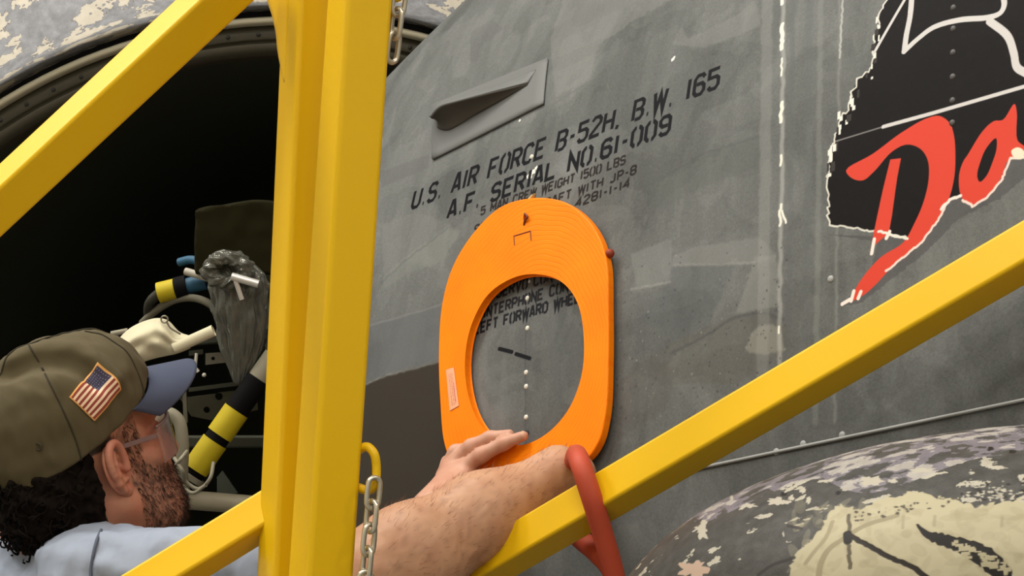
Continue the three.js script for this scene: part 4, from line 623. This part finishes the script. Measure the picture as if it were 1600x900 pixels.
  { // bill
    const bill = sheet((u, v) => { const f = (u - 0.5) * 2 * 1.25, bx = -0.004 + 0.108 * Math.cos(f), bz = 0.09 * Math.sin(f), len = 0.082 * Math.pow(Math.cos(f * 0.93), 0.75), s2 = Math.sin(f) ** 2; return V(bx + v * len, 0.08 - 0.021 * s2 - 0.014 * v - 0.012 * v * s2 + 0.0 * v, bz * (1 - 0.12 * v)); }, 40, 14, 0.004); bill.applyMatrix4(H);
    part(capP, 'bill', bill, std(0x3c4459, 0.85), 'faded blue curved bill'); }
  { // seams and button
    const arc = (fn) => { const q = []; for (let k = 0; k <= 24; k++) { const f = fn(k / 24); q.push(drape(toCentre(f), f, 0.0004).applyMatrix4(H)); } return tube(q, 0.0011, 60, 6); };
    const seams = [arc((t) => V(-0.05 - 0.02 * t, 0.2 - 0.19 * t, 0.02 + 0.09 * Math.sin(t * 1.57))), arc((t) => V(0.055 + 0.02 * t, 0.19 - 0.13 * t, 0.02 + 0.085 * t)), arc((t) => V(0.12 - 0.26 * t, 0.2 * Math.sin(0.5 + t * 2), 0.001))];
    part(capP, 'seam', merge(seams), std(0x332d1d, 0.95)); 
    const vent = new THREE.TorusGeometry(0.004, 0.0016, 8, 16), f = V(-0.085, 0.06, 0.06), vp = drape(toCentre(f), f, 0); vent.applyQuaternion(new THREE.Quaternion().setFromUnitVectors(V(0, 0, 1), toCentre(f).negate())); vent.translate(vp.x, vp.y, vp.z); vent.applyMatrix4(H); part(capP, 'eyelet', vent, std(0x3a3322, 0.8)); }
  { // flag patch draped on the near side; corners given as seen, run onto the cap
    const cs = [[108, 621], [148, 575], [188, 609], [147, 658]].map((q) => toLocal(capD, ...q));   // hoist bottom, hoist top, fly top, fly bottom
    const [fc, fx] = canvas(380, 260); fx.fillStyle = '#d9a05a'; fx.fillRect(0, 0, 380, 260); const x0 = 12, y0 = 12, w = 356, h = 236; for (let i = 0; i < 13; i++) { fx.fillStyle = i % 2 ? '#e8cdae' : '#8c3a2c'; fx.fillRect(x0, y0 + i * h / 13, w, h / 13 + 1); } fx.fillStyle = '#3d3b52'; fx.fillRect(x0, y0, w * 0.42, h * 7 / 13); fx.fillStyle = '#8f8ba0'; for (let r = 0; r < 6; r++) for (let c = 0; c < 7; c++) { fx.beginPath(); fx.arc(x0 + 12 + c * 21, y0 + 11 + r * 20, 3.2, 0, 7); fx.fill(); }
    // canton sits at the top corner: u runs along the stripes
    const g = sheet((u, v) => { const a = cs[1].clone().lerp(cs[0], u), b = cs[2].clone().lerp(cs[3], u), p = b.lerp(a, v); return drape(toCentre(p), p, 0.0012); }, 16, 14, 0.0018); g.applyMatrix4(H);
    part(capP, 'flag_patch', g, new THREE.MeshPhysicalMaterial({ map: texture(fc), roughness: 0.85 }), 'stitched stars and stripes flag patch'); }
  // ---- safety glasses
  { const gl = sheet((u, v) => { const f = lerp(-1.15, 1.15, u), y = lerp(-0.022, 0.026, v); return V(0.022 + 0.098 * Math.cos(f), y, 0.082 * Math.sin(f)); }, 40, 8, 0.002); gl.applyMatrix4(H);
    const lens = part(man, 'safety_glasses', gl, new THREE.MeshPhysicalMaterial({ color: 0xf0e8e6, transmission: 0.92, roughness: 0.06, thickness: 0, clearcoat: 1 }), 'clear wraparound safety glasses');
    const tm = []; for (const s of [1, -1]) tm.push(beam(L(0.062, 0.014, 0.074 * s), L(-0.008, 0.024, 0.0815 * s), 0.006, Uh, 0.002, 0.0008)); tm.push(tube([L(0.062, 0.024, 0.075), L(0.09, 0.027, 0.06), L(0.118, 0.027, 0.0), L(0.09, 0.027, -0.06), L(0.062, 0.024, -0.075)], 0.0018, 40, 8));
    part(lens, 'temple', merge(tm), new THREE.MeshPhysicalMaterial({ color: 0x8a7474, roughness: 0.3, transmission: 0.3, thickness: 0 })); }
  // ---- clothes
  const slv = mid(RS, RE, 0.8), slvL = mid(LS, LE, 0.8);
  const shirt = (p) => {
    let d = dCap(p, RS, LS, 0.064, 0.064); d = smin(d, dCap(p, RS, slv, 0.064, 0.068), 0.03); d = smin(d, dCap(p, LS, slvL, 0.064, 0.066), 0.03);
    d = smin(d, dCap(p, neck1, chest, 0.085, 0.13), 0.06); d = smin(d, dCap(p, chest, belly, 0.135, 0.14), 0.06); d = smin(d, dCap(p, belly, hip, 0.14, 0.14), 0.05);
    const fold = 0.006 * noise(p.x * 9 + p.y * 14, p.y * 16, p.z * 12) + 0.0028 * noise(p.x * 42, p.y * 24, p.z * 30);
    d += fold; const nk = dCap(p, neck1, L(-0.03, -0.1, 0), 0.062, 0.062); return smax(d, -nk, 0.008);
  };
  const [s0, s1] = bound([RS, LS, slv, slvL, hip, neck1], 0.16), shG = nets(shirt, s0, s1, 0.0085);
  part(man, 'shirt', shG, std(0x8d96a6, 0.9, { sheen: 0.25 }), 'blue-grey short-sleeved T-shirt');
  { const onShirt = (x, y) => { const d = ray(x, y), p = V(); let t = 1.6; for (let i = 0; i < 200; i++) { p.copy(EYE).addScaledVector(d, t); const q = shirt(p); if (q < 0.0003) break; t += q * 0.7; if (t > 2.4) break; } return p.addScaledVector(d, -0.002); };
    part(man, 'sleeve_seam', tube([[158, 828], [151, 845], [146, 865], [142, 890], [142, 915]].map((q) => onShirt(...q)), 0.002, 30, 6), std(0x4f5666, 0.9)); }
  const side = RS.clone().sub(LS).setY(0).normalize(), feet = [1, -1].map((s) => { const h = hip.clone().addScaledVector(side, s * 0.085), k = V(h.x + 0.02, (h.y + DECK) / 2 + 0.03, h.z), a = V(h.x - 0.01, DECK + 0.09, h.z); return { h, k, a, t: V(a.x + 0.15, DECK + 0.045, a.z) }; });
  const pants = (p) => { let d = dCap(p, hip, hip.clone().add(V(0, -0.08, 0)), 0.145, 0.13); for (const f of feet) { d = smin(d, dCap(p, f.h, f.k, 0.092, 0.07), 0.04); d = smin(d, dCap(p, f.k, f.a, 0.07, 0.06), 0.02); } return d; };
  const [q0, q1] = bound([hip, ...feet.flatMap((f) => [f.a, f.k])], 0.16); q0.y = DECK + 0.07; part(man, 'trousers', nets((p) => Math.max(pants(p), DECK + 0.085 - p.y), q0, q1, 0.014), std(0x2f3440, 0.9));
  for (const f of feet) { const boot = (p) => Math.max(smin(dCap(p, f.a, V(f.a.x, DECK + 0.05, f.a.z), 0.06, 0.052), dCap(p, V(f.a.x - 0.02, DECK + 0.05, f.a.z), f.t, 0.05, 0.045), 0.03), DECK - p.y); const [b0, b1] = bound([f.a, f.t], 0.1); part(man, 'boot', nets(boot, b0, b1, 0.009), std(0x1c1714, 0.6)); }
}

renderer.render(scene, camera);
